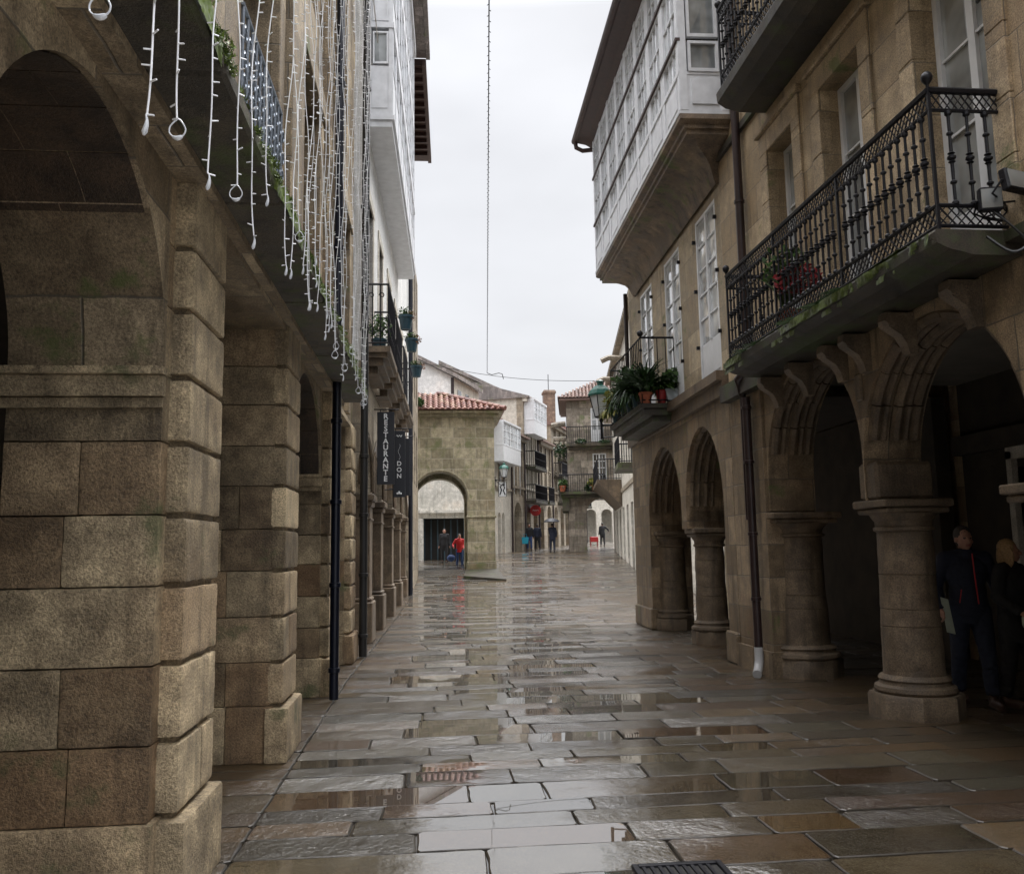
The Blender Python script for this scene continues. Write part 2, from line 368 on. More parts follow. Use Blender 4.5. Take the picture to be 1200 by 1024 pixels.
        if not closed: fs += [tuple(range(n-1, -1, -1)), tuple((N-1)*n+k for k in range(n))]
        s.raw(vs, fs)
    def lathe(s, c, prof, n=16, sx=1, sy=1, rot=0, cap=True):
        vs = []; fs = []
        for r, z in prof:
            for k in range(n):
                a = 2*math.pi*k/n+rot; vs.append((c[0]+r*sx*math.cos(a), c[1]+r*sy*math.sin(a), c[2]+z))
        for i in range(len(prof)-1):
            fs += [(i*n+k, i*n+(k+1) % n, (i+1)*n+(k+1) % n, (i+1)*n+k) for k in range(n)]
        if cap: fs += [tuple(range(n-1, -1, -1)), tuple((len(prof)-1)*n+k for k in range(n))]
        s.raw(vs, fs)
    def ball(s, c, r, n=8, sz=1, sy=1):
        m = max(4, n//2+1); prof = [(max(1e-4, r*math.sin(math.pi*i/m)), -r*sz*math.cos(math.pi*i/m)) for i in range(m+1)]
        s.lathe(c, prof, n, 1, sy)
    def prism(s, poly, y0, y1, ax='y'):
        """poly in the (first, z) plane extruded along the other axis"""
        n = len(poly)
        f = (lambda p, q: (p[0], q, p[1])) if ax == 'y' else (lambda p, q: (q, p[0], p[1])) if ax == 'x' else (lambda p, q: (p[0], p[1], q))
        vs = [f(p, y0) for p in poly]+[f(p, y1) for p in poly]
        s.raw(vs, [tuple(range(n)), tuple(range(2*n-1, n-1, -1))]+[(i, (i+1) % n, n+(i+1) % n, n+i) for i in range(n)])
    def wall(s, u0, u1, z0, z1, w0, w1, ops=(), n=14, ends=True):
        """wall in the (u, z) plane, thickness w0..w1; ops: (u0, u1, zb, zs, rise) openings, rise 0 = flat head at zs"""
        us = sorted({u0, u1, *[x for o in ops for x in (o[0], o[1]) if u0 < x < u1]})
        def top(o, u):
            if not o[4]: return o[3]
            c = (o[0]+o[1])/2; h = (o[1]-o[0])/2; q = max(0, 1-((u-c)/h)**2); return o[3]+o[4]*math.sqrt(q)
        for a, b in zip(us[:-1], us[1:]):
            mid = (a+b)/2; cov = sorted([o for o in ops if o[0] < mid < o[1]], key=lambda o: o[2])
            k = n if any(o[4] for o in cov) else 1
            if k > 1:
                cc = (cov[0][0]+cov[0][1])/2; hh = (cov[0][1]-cov[0][0])/2
                seg = [a]+[min(max(cc-hh*math.cos(math.pi*i/k), a), b) for i in range(1, k)]+[b]
            else: seg = [a, b]
            for p, q in zip(seg[:-1], seg[1:]):
                if q-p < 1e-6: continue
                lo = (z0, z0)
                for o in cov+[None]:
                    hi = (o[2], o[2]) if o else (z1, z1)
                    if hi[0]-lo[0] > 1e-5 or hi[1]-lo[1] > 1e-5:
                        for w in (w0, w1): s.face([(p, w, lo[0]), (q, w, lo[1]), (q, w, hi[1]), (p, w, hi[0])])
                    if o:
                        if o[2] > z0+1e-5: s.face([(p, w0, o[2]), (q, w0, o[2]), (q, w1, o[2]), (p, w1, o[2])])
                        lo = (top(o, p), top(o, q))
                        s.face([(p, w0, lo[0]), (q, w0, lo[1]), (q, w1, lo[1]), (p, w1, lo[0])])
                s.face([(p, w0, z1), (q, w0, z1), (q, w1, z1), (p, w1, z1)])
        for o in ops:
            for u in (o[0], o[1]):
                if u0 <= u <= u1: s.face([(u, w0, o[2]), (u, w1, o[2]), (u, w1, o[3]), (u, w0, o[3])])
        if ends:
            for u in (u0, u1): s.face([(u, w0, z0), (u, w1, z0), (u, w1, z1), (u, w0, z1)])
    def build(s, name, mats, parent=None, autosmooth=False):
        me = bpy.data.meshes.new(name); me.from_pydata(s.v, [], s.f)
        if not isinstance(mats, (list, tuple)): mats = [mats]
        for m in mats: me.materials.append(M[m] if isinstance(m, str) else m)
        me.polygons.foreach_set('material_index', s.m)
        ca = me.color_attributes.new('tone', 'FLOAT_COLOR', 'CORNER')
        data = []
        for p, t in zip(me.polygons, s.t): data += [t[0], t[1], t[2], 1.]*p.loop_total
        ca.data.foreach_set('color', data)
        bm = bmesh.new(); bm.from_mesh(me); bmesh.ops.remove_doubles(bm, verts=bm.verts, dist=1e-5)
        bmesh.ops.recalc_face_normals(bm, faces=bm.faces); bm.to_mesh(me); bm.free()
        if autosmooth or s.smooth:
            for p in me.polygons: p.use_smooth = True
            me.set_sharp_from_angle(angle=R(38))
        o = bpy.data.objects.new(name, me); COL.objects.link(o)
        if parent: o.parent = parent
        return o
TR = lambda u, w, z: (w, u, z)     # right side of the street: u along the street, w into the house
TL = lambda u, w, z: (-w, u, z)
TF = lambda u, w, z: (u, w, z)     # facing the camera

def thing(name, label, cat, loc=(0, 0, 0), rz=0, group=None):
    o = bpy.data.objects.new(name, None); COL.objects.link(o); o.empty_display_size = .2
    o.location = loc; o.rotation_euler = (0, 0, rz); o['label'] = label; o['category'] = cat
    if group: o['group'] = group
    return o
def tag(o, label, cat, group=None):
    o['label'] = label; o['category'] = cat
    if group: o['group'] = group
    return o
def struct(o): o['kind'] = 'structure'; return o
def stuff(o, label, cat): o['kind'] = 'stuff'; o['label'] = label; o['category'] = cat; return o

# ------------------------------------------------------------------ ground
def gz(y):
    if y < 18: return 0.
    if y < 30: return 1.3/26*(y-18)**2/24*1.0
    if y < 50: return gz(29.999)+(y-30)*(1.3-gz(29.999))/20
    return 1.3+(y-50)*.025 if y < 90 else 2.3
def ground():
    mb = MB(); ys = [-60, -8]+[k*1.5 for k in range(-4, 64)]+[100, 300, 1200]; xs = [-900, -60, -10, -4, 0, 5, 12, 30, 120, 900]
    vs = [(x, y, gz(y)-.014) for y in ys for x in xs]; n = len(xs)
    mb.raw(vs, [(j*n+i, j*n+i+1, (j+1)*n+i+1, (j+1)*n+i) for j in range(len(ys)-1) for i in range(n-1)])
    struct(mb.build('ground', 'under'))
    mb = MB(); y = -2.0; row = 0; g = .004
    def slab(x0, x1, y0, y1, street, skew):
        xc, yc = (x0+x1)/2, (y0+y1)/2; far = min(1, max(0, (yc-8)/20))
        side = min(1, max(0, (xc-1.9)/1.3)) if xc > 1.9 else min(1, max(0, (.1-xc)/.9))
        wet = rnd.gauss(.50, .2)-.40*side*(1-far*.8) if street else rnd.gauss(.12, .12)
        if street and -.45 < xc < 1.45 and yc < 6.9: wet = rnd.uniform(.72, 1.15)
        elif street and -.3 < xc < 2.7+max(0, yc-15)*.1: wet += .32
        hue = .85 if rnd.random() < (.24+.35*side) else rnd.uniform(0, .35); tone = rnd.random()
        if not street: tone = .25+.45*rnd.random(); hue = rnd.uniform(.3, .8)
        mb.tone = (tone, wet, hue)
        tx = rnd.gauss(0, .003); ty = rnd.gauss(0, .006); dz = rnd.uniform(-.0025, .0035)
        b = .006; i_ = g*rnd.uniform(.6, 1.5)
        def P(x, y_, e): return (x, y_+skew*(x-1.5), gz(y_)+dz+tx*(x-xc)+ty*(y_-yc)-e)
        j = [rnd.uniform(-.008, .008) for _ in range(8)]
        c = [(x0+i_+j[0], y0+i_+j[1]*.3), (x1-i_+j[2], y0+i_+j[3]*.3), (x1-i_+j[4], y1-i_+j[5]*.3), (x0+i_+j[6], y1-i_+j[7]*.3)]
        cm = ((c[0][0]+c[2][0])/2, (c[0][1]+c[2][1])/2)
        ins = [(x+(b if x < cm[0] else -b), y_+(b if y_ < cm[1] else -b)) for x, y_ in c]
        if yc < 16:
            lp = []
            for s_ in range(4):
                p, q = Vector(c[s_]), Vector(c[(s_+1) % 4]); Ls = (q-p).length; nn = max(2, int(Ls/.11)); dd = (q-p)/Ls; nv = Vector((-dd.y, dd.x)); cr = min(.03, .012+.02*rnd.random())
                lp.append(p+dd*cr)
                for k in range(1, nn): lp.append(p+dd*(cr+(Ls-2*cr)*k/nn)+nv*rnd.gauss(.001, .0026))
                lp.append(q-dd*cr)
            N = len(lp); cv = Vector(cm)
            ins = [q+(cv-q).normalized()*(b+rnd.uniform(0, .004)) for q in lp]
            vs = [P(q.x, q.y, 0) for q in ins]+[P(q.x, q.y, .005) for q in lp]+[P(q.x, q.y, .03) for q in lp]
        else: N = 4; vs = [P(*q, 0) for q in ins]+[P(*q, .005) for q in c]+[P(*q, .03) for q in c]
        mb.mi = 0; k0 = len(mb.v); mb.raw(vs, [tuple(range(N))]); mb.mi = 1
        for a in range(N):
            for f in ((a, (a+1) % N, N+(a+1) % N, N+a), (N+a, N+(a+1) % N, 2*N+(a+1) % N, 2*N+a)): mb.f.append([k0+i for i in f]); mb._a()
    while y < 92:
        d = rnd.uniform(.25, .41) if y < 40 else rnd.uniform(.5, .8)
        sk = rnd.uniform(-.004, .004)*0+.012
        spans = []
        if y < 27: spans += [(-4.3, -1.05-(0 if y < 11 else -.024*(y-11)), False), (-1.05+max(0, .024*(y-11)), 4.03+max(0, .02*(y-11)), True), (4.03+max(0, .02*(y-11)), 8.0, False)]
        else: spans += [(-6, 16, True)]
        for a, b, st in spans:
            x = a-(rnd.uniform(0, .5) if not st else 0)
            if st and y >= 27: x -= rnd.uniform(0, .8)
            while x < b-.02:
                L = rnd.uniform(.5, 1.35) if y < 40 else rnd.uniform(.9, 2.2)
                if b-(x+L) < .4: L = b-x
                # the drain grate is let into one slab
                slab(x, x+L, y, y+d, st, sk)
                x += L
        y += d
    struct(mb.build('street_paving', ['paving', 'edge']))
ground()

# drain grate set in the paving
def grate():
    t = thing('drain_grate', 'black slotted iron drain grate set in the wet paving at the bottom edge', 'drain grate', (1.22, 4.13, .004))
    mb = MB(); mb.mi = 0
    for a in ((-.23, -.20, -.32, .32), (.20, .23, -.32, .32), (-.2, .2, .29, .32), (-.2, .2, -.32, -.29)): mb.bbox(a[0], a[1], a[2], a[3], -.01, .014, .003)
    mb.build('grate_frame', 'iron', t)
    mb = MB()
    for k in range(9): mb.bbox(-.185+k*.041, -.165+k*.041, -.29, .29, -.005, .009, .002)
    mb.box(-.2, .2, -.012, .012, -.006, .006); mb.build('grate_bars', 'iron', t)
    mb = MB(); mb.box(-.2, .2, -.29, .29, .0, .001); mb.build('drain_shaft', 'black', t)
grate()

# ------------------------------------------------------------------ window, railing, baluster helpers
def window(parent, T, u0, u1, z0, z1, w, nu=2, nz=3, name='window', frame='paint', pane='glass', fw=.05, panel=0., bar=.022, leaves=1, dep=.05):
    mb = MB(T)
    B = lambda a, b, c, d, e=0.: mb.box(a, b, w-e, w+dep, c, d)
    B(u0, u0+fw, z0, z1, .012); B(u1-fw, u1, z0, z1, .012); B(u0+fw, u1-fw, z1-fw, z1, .01); B(u0+fw, u1-fw, z0, z0+fw*1.2, .01)
    zz = z0+fw*1.2
    if panel:
        B(u0+fw, u1-fw, zz, z0+panel, -.015); B(u0+fw*1.8, u1-fw*1.8, zz+fw, z0+panel-fw, .0); zz = z0+panel
    du = (u1-u0-2*fw)/leaves
    for k in range(1, leaves): u = u0+fw+du*k; B(u-fw*.7, u+fw*.7, zz, z1-fw, .008)
    for k in range(leaves):
        a = u0+fw+du*k
        for i in range(1, nu): B(a+du*i/nu-bar/2, a+du*i/nu+bar/2, zz, z1-fw, -.004)
    for j in range(1, nz): z = zz+(z1-fw-zz)*j/nz; B(u0+fw, u1-fw, z-bar/2, z+bar/2, -.002)
    o = mb.build(name, frame, parent)
    mb = MB(T); mb.box(u0+fw*.5, u1-fw*.5, w+dep*.5, w+dep*.5+.008, zz-.01, z1-fw*.5); mb.build('pane', pane, o)
    return o

BAL_MESH = {}
def baluster(parent, loc, h, ornate=True):
    key = (round(h, 2), ornate)
    if key not in BAL_MESH:
        mb = MB(); mb.smooth = True
        p = [(.009, 0), (.018, .01), (.018, .025), (.008, .04), (.008, h*.22), (.017, h*.235), (.017, h*.25), (.008, h*.265), (.009, h*.44), (.019, h*.455), (.010, h*.47), (.022, h*.49), (.022, h*.51), (.010, h*.53), (.019, h*.545), (.009, h*.56),
             (.008, h*.73), (.017, h*.745), (.017, h*.76), (.008, h*.775), (.008, h-.045), (.018, h-.03), (.018, h-.01), (.008, h)]
        mb.lathe((0, 0, 0), [(r_*1.4, z_) for r_, z_ in p], 8); ob = mb.build('baluster', 'iron', parent); ob.location = loc; BAL_MESH[key] = ob.data; return ob
    ob = bpy.data.objects.new('baluster', BAL_MESH[key]); COL.objects.link(ob); ob.parent = parent; ob.location = loc; return ob

def lattice(mb, p0, p1, z0, z1, step, th=.007):
    """crossed bars between the points p0 and p1 (ground points), z0..z1"""
    p0, p1 = Vector((*p0, 0)), Vector((*p1, 0)); L = (p1-p0).length; d = (p1-p0)/L; n = max(2, round(L/step)); h = z1-z0
    for k in range(n):
        a = p0+d*(L*k/n); b = p0+d*(L*(k+1)/n)
        for q, r in ((a, b), (b, a)): mb.tube((q.x, q.y, z0), (r.x, r.y, z1), th, n=4, caps=False)
        c = p0+d*(L*(k+.5)/n)
        for s_ in (-1, 1):
            e = c+d*(s_*L/n*.5)
            mb.tube((c.x, c.y, z0), (e.x, e.y, (z0+z1)/2), th*.75, n=4, caps=False); mb.tube((c.x, c.y, z1), (e.x, e.y, (z0+z1)/2), th*.75, n=4, caps=False)

def simple_rail(parent, T, pts, z, h, step=.12, name='railing', r=.009, mat='iron'):
    mb = MB(T); 
    for a, b in zip(pts[:-1], pts[1:]):
        a_, b_ = Vector((*a, 0)), Vector((*b, 0)); L = (b_-a_).length; n = max(1, round(L/step))
        mb.tube((*a, z+h), (*b, z+h), r*2.0, n=6); mb.tube((*a, z+.06), (*b, z+.06), r*1.3, n=6)
        for k in range(n+1):
            c = a_+(b_-a_)*k/n; mb.tube((c.x, c.y, z), (c.x, c.y, z+h), r, n=5, caps=False)
            mb.ball((c.x, c.y, z+h*.5), r*2.0, 5)
    return mb.build(name, mat, parent)

def iron_balcony(parent, T, u0, u1, wout, z, h=1.05, thick=.16, slab_mat='darkslab', name='balcony', step=.108, wall_w=0.):
    """the two big balconies: lattice friezes, turned balusters, posts with ball finials. wout < 0 projects over the street"""
    mb = MB(T); mb.smooth = False
    prof = [(wall_w+.02, z-thick-.02), (wout+.22, z-thick-.02), (wout+.14, z-thick), (wout+.05, z-thick+.02), (wout-.0, z-thick*.75), (wout-.05, z-thick*.6), (wout-.06, z-.02), (wout-.05, z), (wall_w+.02, z)]
    vs = [(u0, w, zz) for w, zz in prof]+[(u1, w, zz) for w, zz in prof]; n = len(prof)
    mb.raw(vs, [tuple(range(n)), tuple(range(2*n-1, n-1, -1))]+[(i, (i+1) % n, n+(i+1) % n, n+i) for i in range(n)])
    bal = mb.build(name, slab_mat, parent)
    a, b = u0+.04, u1-.04; w = wout
    zb0, zb1, zt0, zt1 = z+.04, z+.19, z+h-.15, z+h
    mb = MB(T)
    for p, q in (((a, w), (b, w)), ((a, wall_w), (a, w)), ((b, w), (b, wall_w))):
        for zz, r in ((zt1, .026), (zt0, .014), (zb1, .016), (zb0, .014)): mb.tube((*p, zz), (*q, zz), r, n=6)
    mb.build('handrail', 'iron', bal)
    for e0, e1, st, th in ((zt0, zt1, .11, .006), (zb0, zb1, .13, .007)):
        mb = MB(T)
        for p, q in (((a, w), (b, w)), ((a, wall_w), (a, w)), ((b, w), (b, wall_w))): lattice(mb, p, q, e0, e1, st, th)
        mb.build('lattice_frieze', 'iron', bal)
    def P(u, w_, zz): return T(u, w_, zz)
    posts = [a, (2*a+b)/3, (a+2*b)/3, b]
    n = round((b-a)/step)
    for k in range(1, n):
        u = a+(b-a)*k/n
        if min(abs(u-p) for p in posts) < .045: continue
        baluster(bal, P(u, w, zb1), zt0-zb1)
    m = max(2, round((wall_w-wout)/.14))
    for u in (a, b):
        for k in range(1, m): baluster(bal, P(u, w+(wall_w-w)*k/m, zb1), zt0-zb1)
    for u in posts:
        mb = MB(T); mb.box(u-.011, u+.011, w-.011, w+.011, z-.06, zt1+.02); mb.build('post', 'iron', bal)
    for u in (a, b):
        mb = MB(); mb.smooth = True; c = T(u, w, zt1+.02); mb.lathe(c, [(.012, 0), (.012, .02), (.02, .03), (.035, .05), (.042, .075), (.035, .10), (.02, .115), (.001, .118)], 12); mb.build('ball_finial', 'iron', bal)
    return bal

# ------------------------------------------------------------------ LEFT: arcaded building with rusticated piers
JO = [0, .42, .75, 1.095, 1.45, 1.776, 2.117, 2.437, 2.77, 3.085, 3.455]
def left_arcade():
    XW = -1.15
    t = thing('arcaded_building', 'granite arcaded building with rusticated piers and hanging light strings filling the left side', 'building', (XW, 0, 0))
    # (pilaster near, far, flat margin before and after it)
    piers = [(-1.1, -.45, .1, .1), (1.55, 2.20, .10, .10), (4.17, 4.80, .10, .02), (6.93, 7.58, .0, .12), (9.90, 10.55, .06, .02), (12.55, 13.2, .02, .1)]
    for (a, b, m0, m1) in piers:
        mb = MB(TL); near = 3 < a < 8
        for k in range(len(JO)-1):
            z0, z1 = JO[k], JO[k+1]; base = k == 0; e = .045 if base else 0.
            def tn(): return (min(1, max(0, rnd.gauss(.66, .22))), rnd.choice([0, 0, .1, .3, .5]) if z0 < 1.3 else rnd.choice([0, 0, 0, .25]), 0)
            cuts = [a-e, b+e] if rnd.random() < .8 or base else [a, a+(b-a)*rnd.uniform(.4, .65), b]
            for p, q in zip(cuts[:-1], cuts[1:]):
                mb.tone = tn()
                if a < 12: mb.rbox(p, q, -e, .13, z0+(.0 if base else .014), z1-.014, .011, .028 if near else .05, .004, rnd.random()*50)
                else: mb.bbox(p, q, -e, .13, z0+(.0 if base else .013), z1-.013, .02, .005)
            w = .10
            ends = [.80+e] if rnd.random() < .45 else [.10+rnd.uniform(.25, .5), .80+e]
            for q in ends:
                mb.tone = (min(1, max(0, rnd.gauss(.42, .28))), rnd.choice([0, .1, .3, .6]) if z0 < 1.3 else rnd.choice([0, 0, .15, .4]), 0)
                if near: mb.rbox(a-m0-e*.5, b+m1+e*.5, w-e*.5 if w < .11 else w, q-.002, z0+.002, z1-.002, .006, .035, .0025, rnd.random()*50)
                else: mb.bbox(a-m0-e*.5, b+m1+e*.5, w-e*.5 if w < .11 else w, q-.002, z0+.003, z1-.003, .005, .003)
                w = q
        mb.smooth = True; mb.tone = (.1, 0, 0); mb.box(a+.03, b-.03, .03, .78, 0, 3.45)
        mb.build('pier', 'block', t)
    def impost(face_u, s):
        mb = MB(TL); mb.tone = (.6, 0, 0)
        for zz0, zz1, e in ((2.27, 2.32, .025), (2.32, 2.42, .055), (2.42, 2.46, .08)):
            u0, u1 = sorted((face_u, face_u+s*e)); mb.rbox(min(u0, face_u-.001), max(u1, face_u+.001), .10-e*.25, .86, zz0, zz1-.001, .006, .05, .002, rnd.random()*9)
        mb.build('impost', 'block', t)
    for f, s in ((4.07, -1), (2.30, 1), (7.70, 1), (9.84, -1)): impost(f, s)
    for q0, q1, z0, o in ((2.29, 4.08, 2.46, (2.30, 4.07, 2.3, 2.465, .90)), (7.69, 9.85, 2.40, (7.70, 9.84, 2.3, 2.405, .99))):
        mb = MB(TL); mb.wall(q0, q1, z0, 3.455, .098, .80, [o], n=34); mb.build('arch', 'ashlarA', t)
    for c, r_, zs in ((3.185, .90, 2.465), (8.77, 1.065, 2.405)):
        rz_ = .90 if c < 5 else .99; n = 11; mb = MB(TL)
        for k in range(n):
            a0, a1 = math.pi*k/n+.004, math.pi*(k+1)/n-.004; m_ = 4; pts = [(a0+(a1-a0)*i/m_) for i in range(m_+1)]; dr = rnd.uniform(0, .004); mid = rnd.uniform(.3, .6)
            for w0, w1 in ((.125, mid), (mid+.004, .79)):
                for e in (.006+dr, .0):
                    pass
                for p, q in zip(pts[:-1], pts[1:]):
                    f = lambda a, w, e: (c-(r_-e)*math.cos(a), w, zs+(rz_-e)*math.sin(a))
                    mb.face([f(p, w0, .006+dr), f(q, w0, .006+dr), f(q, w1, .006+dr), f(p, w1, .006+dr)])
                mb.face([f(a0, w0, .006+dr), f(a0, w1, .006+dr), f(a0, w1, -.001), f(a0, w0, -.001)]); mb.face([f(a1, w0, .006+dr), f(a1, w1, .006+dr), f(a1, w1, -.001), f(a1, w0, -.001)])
        mb.build('soffit_shade_lining', 'shaded_soffit', t)  # separate lining that carries the painted shade of the arch underside
    for q0, q1 in ((-4., 1.44), (4.83, 6.92), (10.58, 12.52)): mb = MB(TL); mb.box(q0, q1, .02, .80, 3.385, 3.455); mb.build('lintel', 'ashlarA', t)
    # string course and mossy ledge
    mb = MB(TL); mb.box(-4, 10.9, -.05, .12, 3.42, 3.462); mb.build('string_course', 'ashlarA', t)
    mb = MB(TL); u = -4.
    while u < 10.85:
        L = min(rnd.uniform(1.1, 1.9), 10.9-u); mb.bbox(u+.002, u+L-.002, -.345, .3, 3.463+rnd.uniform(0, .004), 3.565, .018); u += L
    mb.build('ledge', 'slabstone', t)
    # upper wall with tall windows between pilasters
    wins = [(2.6, 3.6), (5.15, 6.45), (7.75, 8.95), (11.1, 12.3)]
    ops = [(a, b, 3.60, 6.3, 0) for a, b in wins]+[(a, b, 7.4, 10., 0) for a, b in wins]
    mb = MB(TL); mb.wall(-4, 13.55, 3.565, 12, .10, .6, ops); mb.box(-4, 13.55, .1, 9, 11.99, 12.1)
    mb.build('wall', 'ashlarA', t)
    mb = MB(TL)
    for a, b in wins:
        for q0, q1 in ((a-.22, a+.006), (b-.006, b+.22)): mb.bbox(q0, q1, .03, .108, 3.567, 6.5, .008)
        mb.bbox(a-.26, b+.26, .0, .104, 6.292, 6.55, .01)
    for a, b in ((4.25, 4.75), (6.72, 7.35), (9.3, 9.5), (10.45, 10.75)): mb.bbox(a, b, -.03, .10, 3.567, 11.9, .01)
    mb.build('pilaster', 'ashlarA', t)
    for i, (a, b) in enumerate(wins):
        if i in (2, 3):
            window(t, TL, a, b, 3.6, 6.3, .34, 1, 1, name='door', frame='wood', pane='wood', fw=.12, panel=.9, leaves=2)
        else: window(t, TL, a, b, 3.6, 6.3, .34, 1, 3, frame='paintg', leaves=2, fw=.07)
        window(t, TL, a, b, 7.4, 10, .34, 1, 3, frame='paintg', leaves=2, fw=.07)
    # scrolled silver balconette
    mb = MB(TL)
    for zz in (4.38, 5.02): mb.tube((5.1, .02, zz), (6.5, .02, zz), .014, n=6)
    for k in range(11):
        u = 5.12+k*.137
        for zc, rr in ((4.54, .055), (4.68, .065), (4.86, .06)):
            pts = [(u+.068+rr*(1-.06*j)*math.cos(j*.9), .02, zc+rr*(1-.06*j)*math.sin(j*.9)) for j in range(9)]
            mb.path(pts, .011, 4)
        mb.tube((u, .02, 4.38), (u, .02, 5.02), .012, n=5)
    mb.build('balconette', 'silver', t)
    # interior of the passage
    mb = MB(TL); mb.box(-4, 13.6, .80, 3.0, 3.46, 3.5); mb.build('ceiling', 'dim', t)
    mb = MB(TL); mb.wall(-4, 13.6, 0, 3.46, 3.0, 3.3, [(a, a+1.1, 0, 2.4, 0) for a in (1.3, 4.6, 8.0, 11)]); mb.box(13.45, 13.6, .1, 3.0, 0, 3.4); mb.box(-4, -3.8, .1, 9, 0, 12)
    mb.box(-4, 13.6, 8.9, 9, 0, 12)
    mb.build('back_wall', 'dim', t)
    for a in (1.3, 4.6, 8.0, 11): window(t, TL, a, a+1.1, 0, 2.4, 3.15, 1, 1, name='door', frame='wood', pane='glassdark', fw=.1, leaves=2, panel=.5)
    for Y, w, name, top, m in ((9.55, -.10, 'drainpipe', 11.9, 'navy'), (13.2, -.12, 'drainpipe', 12.0, 'cable')):
        mb = MB(TL); mb.smooth = True; r = .05 if Y < 10 else .06
        mb.tube((Y, w, .02), (Y, w, top), r, n=14)
        for zz in (.3, 1.2, 2.1, 3.0, 5, 7, 9): mb.lathe((Y, w, zz), [(r, 0), (r+.014, .005), (r+.014, .05), (r, .055)], 14)
        mb.build(name, m, t)
    return t
left_arcade()

from mathutils import noise as mnoise
def moss_strip(mb, O, ex, ey, L, W, thr, seed, hgt=.02, cell=.013):
    """lumpy moss over the rectangle O + ex*[0,L] + ey*[0,W]"""
    O, ex, ey = Vector(O), Vector(ex), Vector(ey); nn = ex.cross(ey).normalized(); nu, nv = int(L/cell), max(1, int(W/cell)); mb.smooth = True
    def h(i, j):
        p = Vector((i*cell*2.2+seed, j*cell*2.2, seed)); v = mnoise.noise(p*.8)*.65+mnoise.noise(p*3)*.35+mnoise.noise(p*9)*.15; return v-thr
    for i in range(nu):
        for j in range(nv):
            q = [(i, j), (i+1, j), (i+1, j+1), (i, j+1)]; hs = [h(*a) for a in q]
            if max(hs) <= 0: continue
            mb.tone = (min(1, max(0, .35+hs[0]*1.2+rnd.gauss(0, .18))), 0, 0)
            mb.face([tuple(O+ex*(a*cell)+ey*(b*cell)+nn*(min(hgt, max(-.004, hh*hgt*3))+.3*hgt*mnoise.noise(Vector((a*.9, b*.9, seed))))) for (a, b), hh in zip(q, hs)])
def moss_tufts():
    mb = MB()
    moss_strip(mb, (-.806, 1.2, 3.465), (0, 1, 0), (0, 0, 1), 9.6, .11, -.04, 3.)
    moss_strip(mb, (-.80, 1.2, 3.566), (0, 1, 0), (-1, 0, 0), 9.6, .26, -.12, 7.)
    def clump(x, y, z, r, n):
        for _ in range(n*3):
            a = rnd.uniform(0, 6.28); q = r*math.sqrt(rnd.random()); px, py = x+q*math.cos(a)*.5, y+q*math.sin(a)
            h = rnd.uniform(.006, .02); d = rnd.uniform(0, 6.28); s_ = rnd.uniform(.003, .008); mb.tone = (rnd.random(), 0, 0)
            mb.face([(px-s_*math.cos(d), py-s_*math.sin(d), z), (px+s_*math.cos(d), py+s_*math.sin(d), z), (px+rnd.gauss(0, .012), py+rnd.gauss(0, .012), z+h)])
    for _ in range(95):
        y = rnd.uniform(1.5, 10.5); x = rnd.uniform(-.90, -.81); clump(x, y, 3.562, rnd.uniform(.04, .16), 60)
    for _ in range(60):
        y = rnd.uniform(1.5, 10.5); clump(-.803, y, 3.52, .06, 22)
    stuff(mb.build('moss', 'mosst'), 'bright green moss growing along the left stone ledge', 'moss')
    mb = MB()
    moss_strip(mb, (3.484, 9.75, 3.66), (0, -1, 0), (0, 0, 1), 4.3, .09, .0, 11.)
    moss_strip(mb, (3.49, 9.75, 3.755), (0, -1, 0), (1, 0, 0), 4.3, .16, -.02, 15.)
    moss_strip(mb, (3.50, 9.75, 3.60), (0, -1, 0), (0, 0, 1), 4.3, .06, .1, 19., .012)
    stuff(mb.build('moss', 'mossd'), 'dark green moss along the edge of the long right balcony', 'moss')
moss_tufts()

